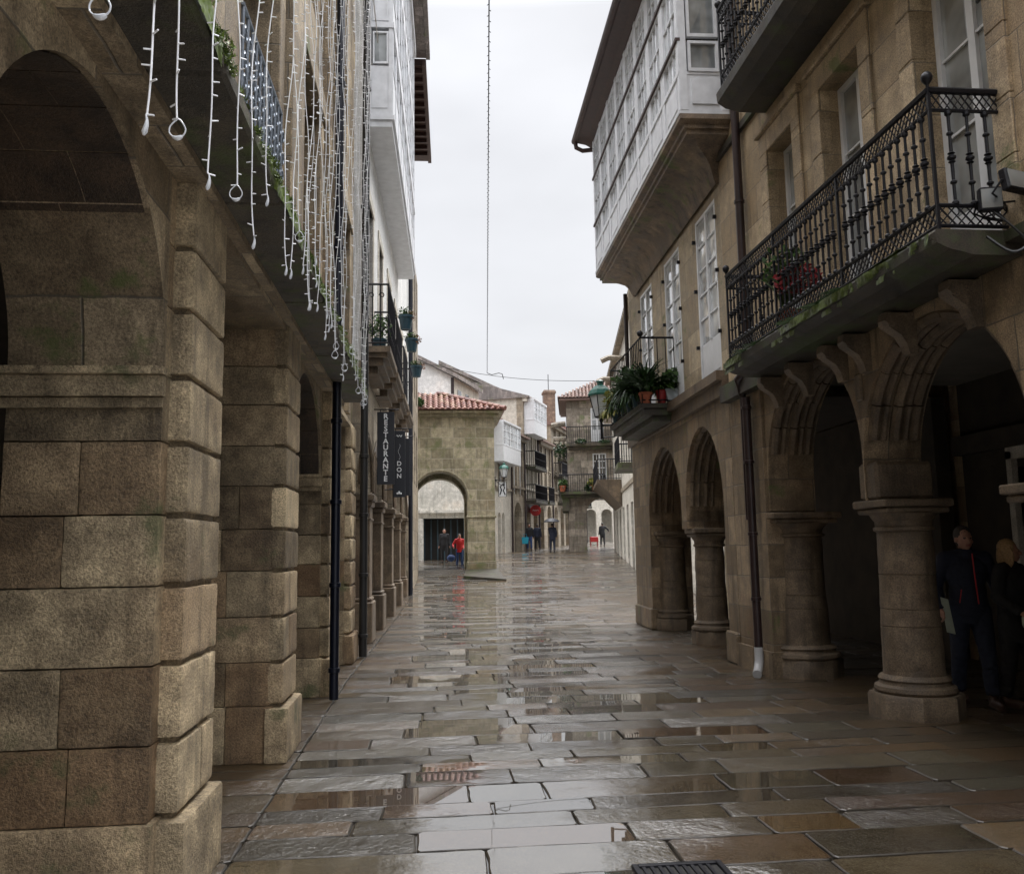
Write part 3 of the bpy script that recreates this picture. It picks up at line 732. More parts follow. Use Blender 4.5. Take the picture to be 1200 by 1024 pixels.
# ------------------------------------------------------------------ icicle light strings
def light_strings():
    def nm(i): return ['first', 'second', 'third', 'fourth', 'fifth', 'sixth', 'seventh', 'eighth', 'ninth', 'tenth'][i]
    spec = [(1.82, 2.74, 1), (2.13, 2.62, 0), (2.38, 2.74, 1), (2.72, 2.73, 0), (3.10, 2.86, 1), (3.44, 2.79, 0), (3.70, 3.08, 0), (4.21, 2.93, 0), (4.33, 2.95, 0), (4.59, 3.25, 1),
            (4.88, 2.94, 0), (5.02, 3.2, 0), (5.15, 3.3, 0), (5.3, 3.05, 0), (5.45, 3.1, 0), (5.6, 3.3, 0), (5.75, 2.98, 0), (5.9, 3.1, 0), (6.0, 3.2, 0), (6.25, 2.97, 1), (6.4, 3.2, 0), (6.55, 3.3, 0)]
    y = 6.7
    while y < 9.7: spec.append((y, rnd.uniform(2.95, 3.4), rnd.random() < .3)); y += rnd.uniform(.20, .34)
    for i, (Y, zb, loop) in enumerate(spec):
        X = -.72+rnd.uniform(-.004, .004) if i < 10 else -.72+rnd.uniform(-.07, .06)
        if i < 10:
            lab = f'{nm(i)} light string from the near end of the left ledge, ' + ('ending in a loop' if loop else 'hanging straight')
        else: lab = 'thin white light string in the dense far part of the curtain before the left facade'
        t = thing('light_string', lab, 'light string', (X, Y, zb), 0, 'icicle light strings hanging over the left arcade')
        mb = MB(); ztop = 8.6-zb; pts = []; z = .09; ph = rnd.uniform(0, 6)
        sway = rnd.uniform(-.012, .012)
        lean = rnd.choice([0, 0, rnd.uniform(-.12, .12)]) if i > 6 else 0
        while z < ztop:
            pts.append((.016*math.sin(z*3.2+ph)+.006*math.sin(z*10+ph)+sway*z*.6, .016*math.sin(z*4.3+ph)+.006*math.cos(z*12+ph)+lean*z*.15, z)); z += .045 if i < 12 else .09
        pts = [(x-pts[0][0]*max(0, 1-z/.6), y-pts[0][1]*max(0, 1-z/.6), z) for x, y, z in pts]
        r = .0030 if i < 12 else .0024
        mb.path(pts, r, 5 if i < 12 else 4)
        z = .1; side = 1
        while z < ztop-.05:
            k = min(len(pts)-1, int((z-.09)/(.045 if i < 12 else .09))); p = Vector(pts[k]); a = rnd.choice([0, math.pi])+rnd.gauss(0, .55)
            L = rnd.uniform(.016, .026); q = p+Vector((math.cos(a)*L, math.sin(a)*L, rnd.uniform(-.005, .006)))
            mb.tube(tuple(p), tuple(q), .0028 if i < 12 else .0030, .0025 if i < 12 else .0028, n=5 if i < 12 else 3, caps=i < 12)
            z += rnd.uniform(.045, .085)
        mb.build('cable', 'led', t)
        mb = MB(); mb.smooth = True
        if loop:
            mb.path(smooth_pts([(.0, 0, .09), (-.020, 0, .068), (-.022, 0, .046), (-.006, 0, .034), (.014, .0, 0.038), (.022, 0, .058), (.010, 0, .082), (0, 0, .09)]), .0022, 6)
            mb.path(smooth_pts([(-.014, 0, .036), (.0, 0, .031), (.014, 0, .037)], 3), .006, 8, rs=[.003, .005, .0065, .0075, .007, .006, .004])
        else:
            mb.path([(0, 0, .090), (.003, 0, .075), (.002, 0, .06), (-.002, 0, .042), (-.004, 0, .034)], .006, 8, rs=[.0025, .004, .0062, .0078, .003])
        mb.build('end_bulb', 'clear', t)
    tag((lambda m: (m.path([(-.72, 1.2+k*.4, 8.6-.03*math.sin(k)) for k in range(26)], .008, 5), m.build('support_cable', 'led'))[1])(MB()), 'white cable high over the left pavement carrying the light strings', 'cable')
light_strings()

# ------------------------------------------------------------------ LEFT: second house (balconies, white gallery)
ANG = -.024
def house_b():
    Y0 = 13.6
    t = thing('gallery_house', 'narrow pale house with flowered iron balconies and projecting white gallery behind the left arcade', 'building', (-1.15+.024*(Y0-11), Y0, 0), ANG)
    L = 14.6; A = lambda y: y-Y0
    cols = [A(15.55), A(18.0), A(21.2), A(24.2), A(27.0)]
    H = 3.05
    # square pillars on high plinths
    for u in cols:
        mb = MB(TL); mb.bbox(u-.36, u+.36, -.02, .62, 0, .70, .02); mb.bbox(u-.31, u+.31, .01, .58, .70, .78, .03)
        mb.bbox(u-.26, u+.26, .04, .54, .78, 2.36, .012); mb.bbox(u-.29, u+.29, .02, .56, 2.12, 2.16, .01)
        mb.bbox(u-.30, u+.30, .0, .58, 2.36, 2.46, .02); mb.bbox(u-.35, u+.35, -.04, .62, 2.46, 2.58, .02); mb.build('pillar', 'plainR', t)
    edges = [0.0]+[x for u in cols for x in (u-.26, u+.26)]+[L]
    ops = [(edges[i], edges[i+1], 2.5, 2.62, min(1.05, (edges[i+1]-edges[i])/2)) for i in range(0, len(edges), 2) if edges[i+1]-edges[i] > .3]
    mb = MB(TL); mb.wall(0, L, 2.58, 4.55, .04, .56, ops, n=16); mb.build('arcade_wall', 'farA', t)
    mb = MB(TL)
    for o in ops:
        c = (o[0]+o[1])/2; h = (o[1]-o[0])/2
        for dr, w in ((.03, .0), (.12, .02)):
            mb.path([(c-(h+dr)*math.cos(math.pi*k/16), w, o[3]+(o[4]+dr)*math.sin(math.pi*k/16)) for k in range(17)], .03, 6)
    mb.build('arch_moulding', 'plainR', t)
    mb = MB(TL); mb.box(0, L, -.06, .1, 4.5, 4.62); mb.build('string_course', 'farA', t)
    doors = [(A(14.2), A(15.1)), (A(16.3), A(17.2)), (A(18.6), A(19.5)), (A(20.9), A(21.8)), (A(23.4), A(24.3)), (A(25.8), A(26.7))]
    mb = MB(TL); mb.wall(0, L, 4.62, 15.9, .0, .4, [(a, b, 4.9, 7.6, 0) for a, b in doors]+[(a, b, 12.6, 14.6, 0) for a, b in doors[4:]])
    mb.box(0, .3, .41, 9, 0, 15.9); mb.box(L-.3, L, .41, 9, 0, 15.9); mb.box(0, L, 8.8, 9.0, 0, 15.9)
    mb.build('wall', 'white', t)
    mb = MB(TL); mb.box(0, L, .56, 3.2, 3.6, 3.7); mb.build('ceiling', 'dim', t)
    mb = MB(TL); mb.box(.3, L-.3, 3.2, 3.4, 0, 3.6); mb.build('back_wall', 'dim', t)
    for a, b in doors: window(t, TL, a, b, 4.9, 7.6, .18, 1, 4, name='window', frame='orangewood', pane='glasscurt', leaves=2, fw=.06, panel=.6)
    # cast brown stone frames
    mb = MB(TL)
    for a, b in doors: mb.box(a-.14, a, -.02, .05, 4.62, 7.75); mb.box(b, b+.14, -.02, .05, 4.62, 7.75); mb.box(a-.14, b+.14, -.03, .05, 7.6, 7.78)
    mb.build('door_surround', 'cream', t)
    # balconies on moulded slabs
    for i, (a, b) in enumerate(doors[:4]):
        u0, u1 = a-.42, b+.45; z = 4.9; wo = -.42
        mb = MB(TL)
        for zz0, zz1, e in ((z-.10, z, 0), (z-.18, z-.10, .05), (z-.30, z-.18, .12), (z-.42, z-.30, .22)): mb.box(u0+e, u1-e, wo+e, .02, zz0, zz1-.001)
        bal = mb.build('balcony', 'plainR', t)
        rl = simple_rail(bal, TL, [(u0+.04, 0), (u0+.04, wo+.04), (u1-.04, wo+.04), (u1-.04, 0)], z, 1.05, .11, r=.009)
        mb = MB(TL)
        for k in range(int((u1-u0)/.22)):
            c = u0+.15+k*.22
            for s_ in (-1, 1): mb.path([(c+s_*.05*math.cos(q*.7)*(1-.09*q), wo+.04, z+.28+.09*math.sin(q*.7)*(1-.09*q)) for q in range(9)], .008, 4)
        for k in range(2):
            c = wo+.14+k*.17
            for zc in (.28, .86):
                mb.path([(u0+.04, c+.05*math.cos(q*.7)*(1-.09*q), z+zc+.06*math.sin(q*.7)*(1-.09*q)) for q in range(9)], .010, 4)
        mb.build('scrollwork', 'iron', bal)
    # white glazed gallery
    g0, g1, wo, zb, zt = A(14.0), A(22.4), -.43, 8.8, 15.2
    mb = MB(TL); mb.box(g0, g1, wo, 0, zb, zb+.12); mb.box(g0-.03, g1+.03, wo-.04, 0, zb+.12, zb+.2); mb.box(g0, g1, wo+.001, -.001, zb+.2, zb+1.05)
    mb.box(g0-.03, g1+.03, wo-.03, 0, zb+1.82, zb+1.92); mb.box(g0, g1, wo+.001, -.001, zb+1.05, zb+1.12)
    mb.box(g0-.05, g1+.05, wo-.06, 0, zt, zt+.3)
    for zz in (10.72, 12.9): mb.box(g0, g1, wo+.0015, -.0005, zz+.0, zz+.55)
    n = 10
    for k in range(n+1):
        u = g0+(g1-g0)*k/n; mb.box(max(g0, u-.05), min(g1, u+.05), wo-.012, wo+.05, zb+.2, zt)
    for w in (wo+.035, -.03): mb.box(g0-.012, g0+.05, w-.035, w+.03, zb+.2, zt)
    mb.box(g0-.01, g0+.02, wo+.09, -.08, zb+.34, zb+.92)
    gal = mb.build('gallery', 'gpaint', t)
    for k in range(n):
        a = g0+(g1-g0)*k/n+.05; b = g0+(g1-g0)*(k+1)/n-.05
        for z0, z1, nz in ((9.92, 10.6, 1), (11.3, 12.9, 3), (13.5, 15.15, 3)): 
            window(gal, TL, a, b, z0, z1, wo-.003, 2, nz, frame='gpaint', pane='glassbright', fw=.035, bar=.018)
    TS = lambda u, w, z: (-u, w, z)
    for z0, z1 in ((9.95, 10.55), (10.75, 11.55), (11.6, 12.9)):
        window(gal, TS, -.36+.0, -.09+.0, z0, z1, 0, 1, 1, frame='gpaint', pane='glasscurt', fw=.03).location = (.0, g0-.02, 0) if False else (0, g0-.012, 0)
    for o in list(gal.children): pass
    mb = MB(TL); mb.box(-.1, g1+1.2, wo-.35, 9, 15.9, 16.05); mb.box(-.1, g1+1.2, wo-.42, wo-.3, 15.85, 16.1); mb.prism([(-.1, 16.05), (L, 16.05), (L, 16.1), (-.1, 16.1)], -.1, 9); mb.build('roof', 'greytile', t)
    mb = MB(TL); mb.smooth = True; u = A(27.2); mb.tube((u, -.1, .1), (u, -.1, 12), .07, n=10); mb.build('drainpipe', 'navy', t)
    # gallery fixed in place: side-facing windows sit on the near end of the gallery
    return t
HB = house_b()

def on_b(y, w, z):
    """world point on the second left house: y along the street, w (negative) out over the street"""
    Y0 = 13.6; u = y-Y0; x0 = -1.15+.024*(Y0-11); c, s_ = math.cos(ANG), math.sin(ANG)
    lx, ly = -w, u
    return (x0+lx*c-ly*s_, Y0+lx*s_+ly*c, z)

# leafy plants -------------------------------------------------------
def blades(mb, c, n, L, w, spread=1., droop=1., up=.3):
    for _ in range(n):
        a = rnd.uniform(0, 2*math.pi); l = L*rnd.uniform(.55, 1.1); lean = rnd.uniform(.15, 1.)*spread; ww = w*rnd.uniform(.6, 1.2); mb.tone = (rnd.random(), 0, 0)
        p = Vector(c)+Vector((rnd.gauss(0, .03), rnd.gauss(0, .03), 0)); d = Vector((math.cos(a)*lean, math.sin(a)*lean, 1)).normalized(); side = Vector((-math.sin(a), math.cos(a), 0))
        pts = []
        for k in range(5):
            f = k/4; pts.append((p.copy(), ww*(.35+1.0*math.sin(math.pi*min(f*.8+.15, 1)))*(1-f*.5))); p += d*l/4; d = (d+Vector((math.cos(a)*.15, math.sin(a)*.15, -.38*droop))).normalized()
        for (q0, w0), (q1, w1) in zip(pts[:-1], pts[1:]):
            mb.face([tuple(q0-side*w0/2), tuple(q0+side*w0/2), tuple(q1+side*w1/2), tuple(q1-side*w1/2)])
def leaves(mb, c, r, n, s=.03, flat=1.):
    for _ in range(n):
        p = Vector((rnd.gauss(0, 1), rnd.gauss(0, 1), rnd.gauss(0, 1))).normalized()*r*rnd.random()**.4; p.z *= flat; p += Vector(c)
        d = Vector((rnd.gauss(0, 1), rnd.gauss(0, 1), rnd.gauss(0, .6))).normalized(); e = d.orthogonal().normalized(); q = d.cross(e); e = (e*math.cos(1)+q*math.sin(rnd.uniform(0, 6))); sz = s*rnd.uniform(.5, 1.3); mb.tone = (rnd.random(), 0, 0)
        mb.face([tuple(p-d*sz), tuple(p+e*sz*.5), tuple(p+d*sz), tuple(p-e*sz*.5)])
def pot(parent, c, r, h, mat, rim=True, n=14):
    mb = MB(); mb.smooth = True
    mb.lathe(c, [(r*.68, 0), (r*.95, h*.82), (r*.96, h*.82), (r*1.06, h*.83), (r*1.06, h), (r*.94, h), (r*.90, h*.9), (.001, h*.9)], n); return mb.build('pot', mat, parent)

def rail_pot(y, w, z, lab, rr=.15):
    x, yy, zz = on_b(y, w, z); t = thing('flower_pot', lab, 'flower pot', (x, yy, zz), 0, 'flower pots hung on the left balcony rails')
    pot(t, (0, 0, 0), rr, .27, 'bluepot')
    mb = MB(); blades(mb, (-.03, 0, .24), 46, .26, .02, 1.0, 1.1); leaves(mb, (0, 0, .3), .15, 110, .03); mb.build('foliage', 'leaf', t)
    mb = MB(); leaves(mb, (.10, 0, .26), .11, 110, .028); mb.build('flowers', 'pinkflower', t)
rail_pot(15.9, -.56, 5.72, 'topmost dark teal pot of grass and dry flowers hung on a left balcony rail', .14)
rail_pot(17.8, -.58, 5.74, 'middle dark teal flower pot of the three hung on the left balcony rails', .14)
rail_pot(20.3, -.58, 5.70, 'lowest dark teal flower pot of the three hung on the left balcony rails', .14)
def floor_pot():
    x, y, z = on_b(14.25, -.2, 4.9); t = thing('potted_plant', 'bushy green plant in a pot inside the nearest left balcony', 'potted plant', (x, y, z))
    pot(t, (0, 0, 0), .13, .22, 'bluepot'); mb = MB(); leaves(mb, (0, 0, .42), .22, 420, .035, 1.1); mb.build('foliage', 'leaf', t)
floor_pot()

# hanging signs ---------------------------------------------------------
def text_obj(s, size, loc, mat, parent, name='sign_lettering', extrude=.004, rx=90, align='CENTER', spacing=1, bold=0.):
    cu = bpy.data.curves.new('lettering', 'FONT'); cu.body = s; cu.size = size; cu.extrude = extrude; cu.align_x = align; cu.align_y = 'CENTER'; cu.space_line = spacing; cu.offset = bold
    tmp = bpy.data.objects.new('tmp', cu); COL.objects.link(tmp)
    dg = bpy.context.evaluated_depsgraph_get(); me = bpy.data.meshes.new_from_object(tmp.evaluated_get(dg)); bpy.data.objects.remove(tmp)
    me.materials.clear(); me.materials.append(M[mat]); o = bpy.data.objects.new(name, me); COL.objects.link(o); o.location = loc; o.rotation_euler = (R(rx), 0, 0); o.parent = parent
    return o
def hang_sign(y, x0, x1, z0, z1, lab, kind):
    t = thing('hanging_sign', lab, 'sign', ((x0+x1)/2, y, z0), 0, 'black hanging signs on the left house'); w = x1-x0; h = z1-z0
    mb = MB(); mb.bbox(-w/2, w/2, -.03, .03, 0, h, .006); mb.build('sign_board', 'signblk', t)
    mb = MB()
    mb.tube((w/2+.08, 0, h+.05), (-w/2-.35, 0, h+.05), .012, n=6)
    for xx in (-w*.3, w*.3): mb.tube((xx, 0, h-.01), (xx, 0, h+.05), .008, n=5)
    mb.build('bracket', 'iron', t); mb = MB(); mb.tube((-w/2, 0, .16), (-w/2-.35, 0, .16), .012, n=6); mb.build('bracket', 'iron', t)
    if kind == 0:
        s = 'RESTAURANTE'
        for k, ch in enumerate(s): text_obj(ch, h/11.6*1.16, (0.0, -.034, h-(k+.75)*h/11.6), 'signwht', t, bold=.004)
    elif kind == 1:
        for k, ch in enumerate('DON'): text_obj(ch, .13, (.0, -.034, h*.50-k*.13), 'signwht', t, bold=.002)
        mb = MB()
        mb.path([(-.06+.012*k, -.034, h*.92+.02*math.sin(k*1.4)) for k in range(11)], .006, 4)
        for q in ((0, .085), (-.035, .055), (.035, .055), (0, .06)): mb.ball((q[0], -.036, q[1]+.02), .022, 6)
        mb.path([(.02*math.sin(k*.8), -.034, h*.56+k*.03) for k in range(12)], .003, 4)
        mb.build('emblem', 'signwht', t)
hang_sign(16.0, -1.01+.0, -.69, 2.80, 4.16, 'black hanging sign reading RESTAURANTE in white letters down its face', 0)
hang_sign(18.0, -.80, -.55, 2.68, 4.08, 'black hanging sign with letters DON just behind the RESTAURANTE sign', 1)
hang_sign(20.2, -.64, -.50, 2.85, 4.20, 'farthest narrow plain black hanging sign on the left house', 2)

# ------------------------------------------------------------------ LEFT: third house with brown eaves
def house_c():
    Y0 = 28.3; t = thing('eaves_house', 'tall stone house with deep brown wooden eaves behind the white gallery', 'building', (-1.15+.024*(Y0-11), Y0-5.2, 0), ANG)
    # stands behind the narrow pale house: its upper floors show above and beyond the gallery
    mb = MB(TL); ws = [(5.6+k*1.6, 6.5+k*1.6) for k in range(3)]
    mb.wall(5.25, 10.6, .2, 12.2, .05, .4, [(a, b, z, z+1.9, 0) for a, b in ws for z in (3.9, 7.0, 10.)]); mb.box(5.25, 10.6, .4, 8, .2, 12.2); mb.box(.3, 6.2, .05, .42, 12.2, 15.45)
    mb.box(.3, 5.25, .42, 8, 13., 15.4)
    mb.build('wall', 'farB', t)
    for a, b in ws:
        for z in (3.9, 7., 10.): window(t, TL, a, b, z, z+1.9, .2, 1, 3, leaves=2, frame='paint', pane='glasscurt')
    mb = MB(TL); mb.box(.2, 6.4, -.55, 8, 15.5, 15.6); mb.box(.15, 6.45, -.62, -.5, 15.45, 15.66)
    for k in range(12): mb.box(.4+k*.48, .5+k*.48, -.5, .1, 15.38, 15.5)
    mb.prism([(.2, 15.6), (6.4, 15.6), (6.4, 15.7), (.2, 15.7)], -.6, 8); mb.build('eaves', 'wood', t)
house_c()

# ------------------------------------------------------------------ RIGHT: arcade with columns
def ribs(mb, c, h, zs, rise, ws, r=.04, T=None, n=20, a0=0, a1=math.pi):
    m = 9; cuts = [a0+(a1-a0)*i/m for i in range(m+1)]
    for s0, s1 in zip(cuts[:-1], cuts[1:]):
        s1 -= .012; jd, jw = rnd.uniform(-.007, .007), rnd.uniform(-.006, .006)
        for k, (w, dr) in enumerate(ws):
            rr = r*(1. if k % 2 == 0 else .68)
            mb.path([(c-(h+dr+jd)*math.cos(s0+(s1-s0)*i/4), w+jw, zs+(rise+dr+jd)*math.sin(s0+(s1-s0)*i/4)) for i in range(5)], rr, 8)

def weather(o, amp, sc=6., seed=0.):
    for v in o.data.vertices:
        p = v.co*sc+Vector((seed, seed, 0)); v.co += v.normal*amp*(mnoise.noise(p)+.6*mnoise.noise(p*3.1)+.35*mnoise.noise(p*8))
    return o
def densify(prof, step=.03):
    out = [prof[0]]
    for a, b in zip(prof[:-1], prof[1:]):
        n = max(1, int(abs(b[1]-a[1])/step)); out += [(a[0]+(b[0]-a[0])*k/n, a[1]+(b[1]-a[1])*k/n) for k in range(1, n+1)]
    return out
def column(parent, T, u, w, shaft, zcap, plinth=.46, octo=True, half=False):
    mb = MB(); mb.smooth = True; x, y, _ = T(u, w, 0)
    mb.tone = (.45, 0, 0)
    k = plinth/math.cos(math.pi/8)
    mb.lathe((x, y, 0), [(k, -.02), (k, .19), (k*.96, .215)], 8, rot=math.pi/8)
    mb.lathe((x, y, .21), [(shaft*1.30, 0), (shaft*1.37, .03), (shaft*1.34, .065), (shaft*1.20, .085), (shaft*1.17, .11), (shaft*1.22, .13), (shaft*1.16, .155), (shaft*1.04, .17), (shaft*1.02, .22)], 44)
    base = weather(mb.build('base', 'plainR', parent), .004, 7, u)
    mb = MB(); mb.smooth = True; prof = []
    z0 = .42; z1 = zcap-.30
    for i in range(9): f = i/8; prof.append((shaft*(1.02-.10*f+.015*math.sin(f*9)), z0+(z1-z0)*f))
    dp = []
    for (ra, za), (rb, zb_) in zip(prof[:-1], prof[1:]): dp.append((ra, za)); dp += [((ra+rb)/2, (za+zb_)/2-.006), ((ra+rb)/2-.008, (za+zb_)/2), ((ra+rb)/2, (za+zb_)/2+.006)] if abs(za-.8) < .1 or abs(za-1.25) < .05 else []
    dp.append(prof[-1]); mb.lathe((x, y, 0), densify(dp), 48); weather(mb.build('shaft', 'plainR', parent), .006, 4.5, u)
    mb = MB(); mb.smooth = True
    mb.lathe((x, y, z1), [(shaft*.93, 0), (shaft*1.03, .015), (shaft*1.03, .04), (shaft*.95, .05), (shaft*.98, .10), (shaft*1.12, .15), (shaft*1.16, .17)], 44)
    q = shaft*1.16
    mb.smooth = False
    mb.bbox(x-q*1.02, x+q*1.02, y-q*.92, y+q*.92, z1+.17, z1+.225, .015); mb.bbox(x-q*1.12, x+q*1.12, y-q*1.0, y+q*1.0, z1+.227, zcap, .012)
    weather(mb.build('capital', 'plainR', parent), .004, 7, u)

def scroll_corbel(parent, T, u, wd, z, depth=.42, h=.42, th=.15):
    mb = MB(T); pts = [(0, z), (-depth, z), (-depth-.01, z-.07), (-depth+.03, z-.13), (-depth*.72, z-.16), (-depth*.5, z-.2), (-depth*.34, z-.28), (-depth*.26, z-.36), (-depth*.12, z-h), (0, z-h)]
    n = len(pts); vs = [(u-th/2, w+wd, zz) for w, zz in pts]+[(u+th/2, w+wd, zz) for w, zz in pts]
    mb.raw(vs, [tuple(range(n)), tuple(range(2*n-1, n-1, -1))]+[(i, (i+1) % n, n+(i+1) % n, n+i) for i in range(n)])
    mb.tube((u-th/2-.015, wd-depth+.05, z-.075), (u+th/2+.015, wd-depth+.05, z-.075), .05, n=10)
    return mb.build('corbel', 'plainR', parent)

def right_arcade():
    t = thing('balconied_building', 'brown granite building with round columns and a long ornate iron balcony filling the right side', 'building', (4.1, 0, 0))
    r = 1.16; bays = [(4.2, 2.3), (6.66, 2.3), (9.0, 2.42)]
    ops = []
    for c, zs in bays: ops.append((c-r, c+r, 1.99, zs, r*1.03 if c > 5 else r))
    mb = MB(TR); mb.wall(3.0, 10.2, 1.99, 3.72, .04, .62, ops, n=30, ends=True)
    mb.build('arch_wall', 'arcR', t)
    # moulded ribs on the street half of each soffit
    for c, zs in bays:
        mb = MB(TR); rr = r
        ribs(mb, c, rr, zs, rr*1.03, [(.12, -.015), (.215, -.02), (.33, -.03), (.435, -.02), (.53, -.01)], .055, a0=.22, a1=math.pi-.22)
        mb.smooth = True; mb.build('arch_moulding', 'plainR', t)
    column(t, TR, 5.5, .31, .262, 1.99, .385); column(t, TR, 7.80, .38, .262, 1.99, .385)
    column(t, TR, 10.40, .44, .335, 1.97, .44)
    # spandrel springer blocks over the capitals
    for u in (5.42, 7.80): mb = MB(TR); mb.bbox(u-.17, u+.17, .05, .62, 1.99, 2.35, .03); mb.build('springer', 'plainR', t)
    mb = MB(TR); mb.wall(10.2, 11.3, 0, 3.72, .0, .62); mb.wall(11.3-1.16, 11.32, 0, .30, -.05, .1)
    mb.build('pier', 'arcR', t)
    # carved shield between arches
    mb = MB(TR); mb.bbox(7.74, 7.86, .015, .06, 2.95, 3.22, .015); mb.build('carved_plaque', 'plainR', t)
    for u in (5.95, 6.85, 7.6, 8.05, 8.85, 9.65): scroll_corbel(t, TR, u, .05, 3.55, .27, .36, .12)
    # upper wall and windows
    wins = [(5.50, 6.42), (7.28, 8.12), (8.80, 9.52), (3.4, 4.3)]
    mb = MB(TR); mb.wall(2.0, 11.28, 3.72, 11.2, .0, .5, [(a, b, 3.78, 6.33, 0) for a, b in wins]+[(a, b, 7.2, 9.8, 0) for a, b in wins])
    mb.box(2.0, 11.28, .5, 8, 11.0, 11.2); mb.box(2.0, 11.28, 7.8, 8, 0, 11.); mb.box(2.0, 2.2, .62, 8, 0, 11.); mb.box(11.1, 11.28, .62, 7.8, 3.8, 11.); mb.box(11.1, 11.28, 3.2, 7.8, 0, 3.8)
    mb.wall(2.0, 3.0, 0, 3.72, 0, .6)
    mb.build('wall', 'ashlarR', t)
    mb = MB(TR)
    for a, b in wins:
        for q0, q1 in ((a-.20, a+.006), (b-.006, b+.20)):
            z = 3.75
            while z < 6.3:
                h = min(rnd.uniform(.42, .55), 6.33-z); mb.bbox(q0, q1, -.035, .10, z+.002, z+h-.002, .006); z += h
        mb.bbox(a-.20, b+.20, -.04, .10, 6.322, 6.58, .008); mb.bbox(a-.25, b+.25, -.08, .02, 6.58, 6.66, .012)
    mb.build('window_surround', 'ashlarR', t)
    for a, b in wins:
        window(t, TR, a, b, 3.78, 6.33, .20, 1, 3, name='window', leaves=2, fw=.06, panel=.45, pane='glasscurt')
        window(t, TR, a, b, 7.2, 9.8, .20, 1, 3, name='window', leaves=2, fw=.06, panel=.45, pane='glasscurt')
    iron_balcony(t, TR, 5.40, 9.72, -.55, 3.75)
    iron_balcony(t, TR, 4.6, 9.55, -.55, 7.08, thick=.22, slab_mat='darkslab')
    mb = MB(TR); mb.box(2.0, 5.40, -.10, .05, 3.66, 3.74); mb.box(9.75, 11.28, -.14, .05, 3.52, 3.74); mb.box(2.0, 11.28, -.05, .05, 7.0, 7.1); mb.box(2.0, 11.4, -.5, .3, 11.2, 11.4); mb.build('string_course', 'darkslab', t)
    # passage interior
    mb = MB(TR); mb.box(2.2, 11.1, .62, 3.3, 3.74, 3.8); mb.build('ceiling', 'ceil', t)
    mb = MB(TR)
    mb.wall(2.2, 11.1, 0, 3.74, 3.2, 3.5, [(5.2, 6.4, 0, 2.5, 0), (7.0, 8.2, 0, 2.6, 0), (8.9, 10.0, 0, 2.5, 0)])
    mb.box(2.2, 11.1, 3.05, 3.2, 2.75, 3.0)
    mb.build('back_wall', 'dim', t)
    mb = MB(TR)
    for a, b in ((5.2, 6.4), (7.0, 8.2), (8.9, 10.0)):
        mb.box(a-.1, a, 3.12, 3.3, 0, 2.7); mb.box(b, b+.1, 3.12, 3.3, 0, 2.7); mb.box(a-.1, b+.1, 3.12, 3.3, 2.6, 2.75)
    mb.build('door_frame', 'cream', t)
    for i, (a, b) in enumerate(((5.2, 6.4), (7.0, 8.2), (8.9, 10.0))):
        window(t, TR, a, b, 0, 2.5, 3.3, 1, 1, name='door', frame='wood', pane='glassdark', fw=.1, leaves=2, panel=.6)
    mb = MB(TR); mb.box(7.42, 7.75, 3.13, 3.19, 1.9, 2.35); tag(mb.build('poster', 'orangewood'), 'faded orange poster on the dark arcade wall behind the near column', 'poster').location = (4.1, 0, 0)
    # downpipe with pale elbow foot
    mb = MB(TR); mb.smooth = True
    mb.tube((10.42, -.10, .28), (10.42, -.10, 3.45), .052, n=14); mb.tube((10.55, -.09, 1.9), (10.55, -.09, 3.58), .04, n=12)
    mb.path([(10.55, -.09, 3.5), (10.55, -.11, 3.62), (10.5, -.16, 3.7), (10.35, -.12, 3.78), (10.32, -.09, 3.9), (10.32, -.09, 11)], .055, 12)
    for zz in (.9, 1.7, 2.6, 3.3): mb.lathe((-.10, 10.42, zz) if False else (10.42, -.10, zz), [(.05, 0), (.066, .004), (.066, .04), (.05, .045)], 14)
    for zz in (4.6, 6.0, 8): mb.lathe((10.32, -.09, zz), [(.05, 0), (.068, .004), (.068, .04), (.05, .045)], 14)
    pp = mb.build('downpipe', 'brownpipe', t)
    mb = MB(TR); mb.smooth = True; mb.path([(10.42, -.10, .34), (10.42, -.10, .18), (10.38, -.13, .10), (10.2, -.22, .045)], .055, 12); mb.build('elbow', 'pvc', pp)
    return t
right_arcade()

def wall_cable():
    mb = MB(); pts = [(4.07, 5.55, 5.58), (4.06, 5.4, 5.60), (4.05, 5.25, 5.66), (4.05, 5.05, 5.72), (4.06, 4.95, 5.9), (4.05, 4.9, 6.3), (4.05, 4.7, 6.5), (4.05, 4.2, 6.6)]
    mb.path(smooth_pts(pts), .014, 6); mb.ball((4.06, 5.5, 5.60), .03, 6)
    tag(mb.build('wall_cable', 'cable'), 'black sagging cable fixed to the right wall above the balcony', 'cable')
    mb = MB(); mb.path(smooth_pts([(3.8, 5.30, 3.66), (3.9, 5.2, 3.52), (4.0, 5.15, 3.58), (4.06, 5.1, 3.8), (4.06, 4.9, 3.9), (4.05, 4.4, 3.8)]), .011, 6)
    mb.path(smooth_pts([(3.86, 5.34, 3.88), (3.92, 5.25, 3.75), (4.0, 5.2, 3.62), (4.06, 5.15, 3.5), (4.07, 5.1, 3.3)]), .009, 6)
    tag(mb.build('loose_cable', 'cable'), 'tangle of black cable hanging under the near end of the right balcony', 'cable')
wall_cable()

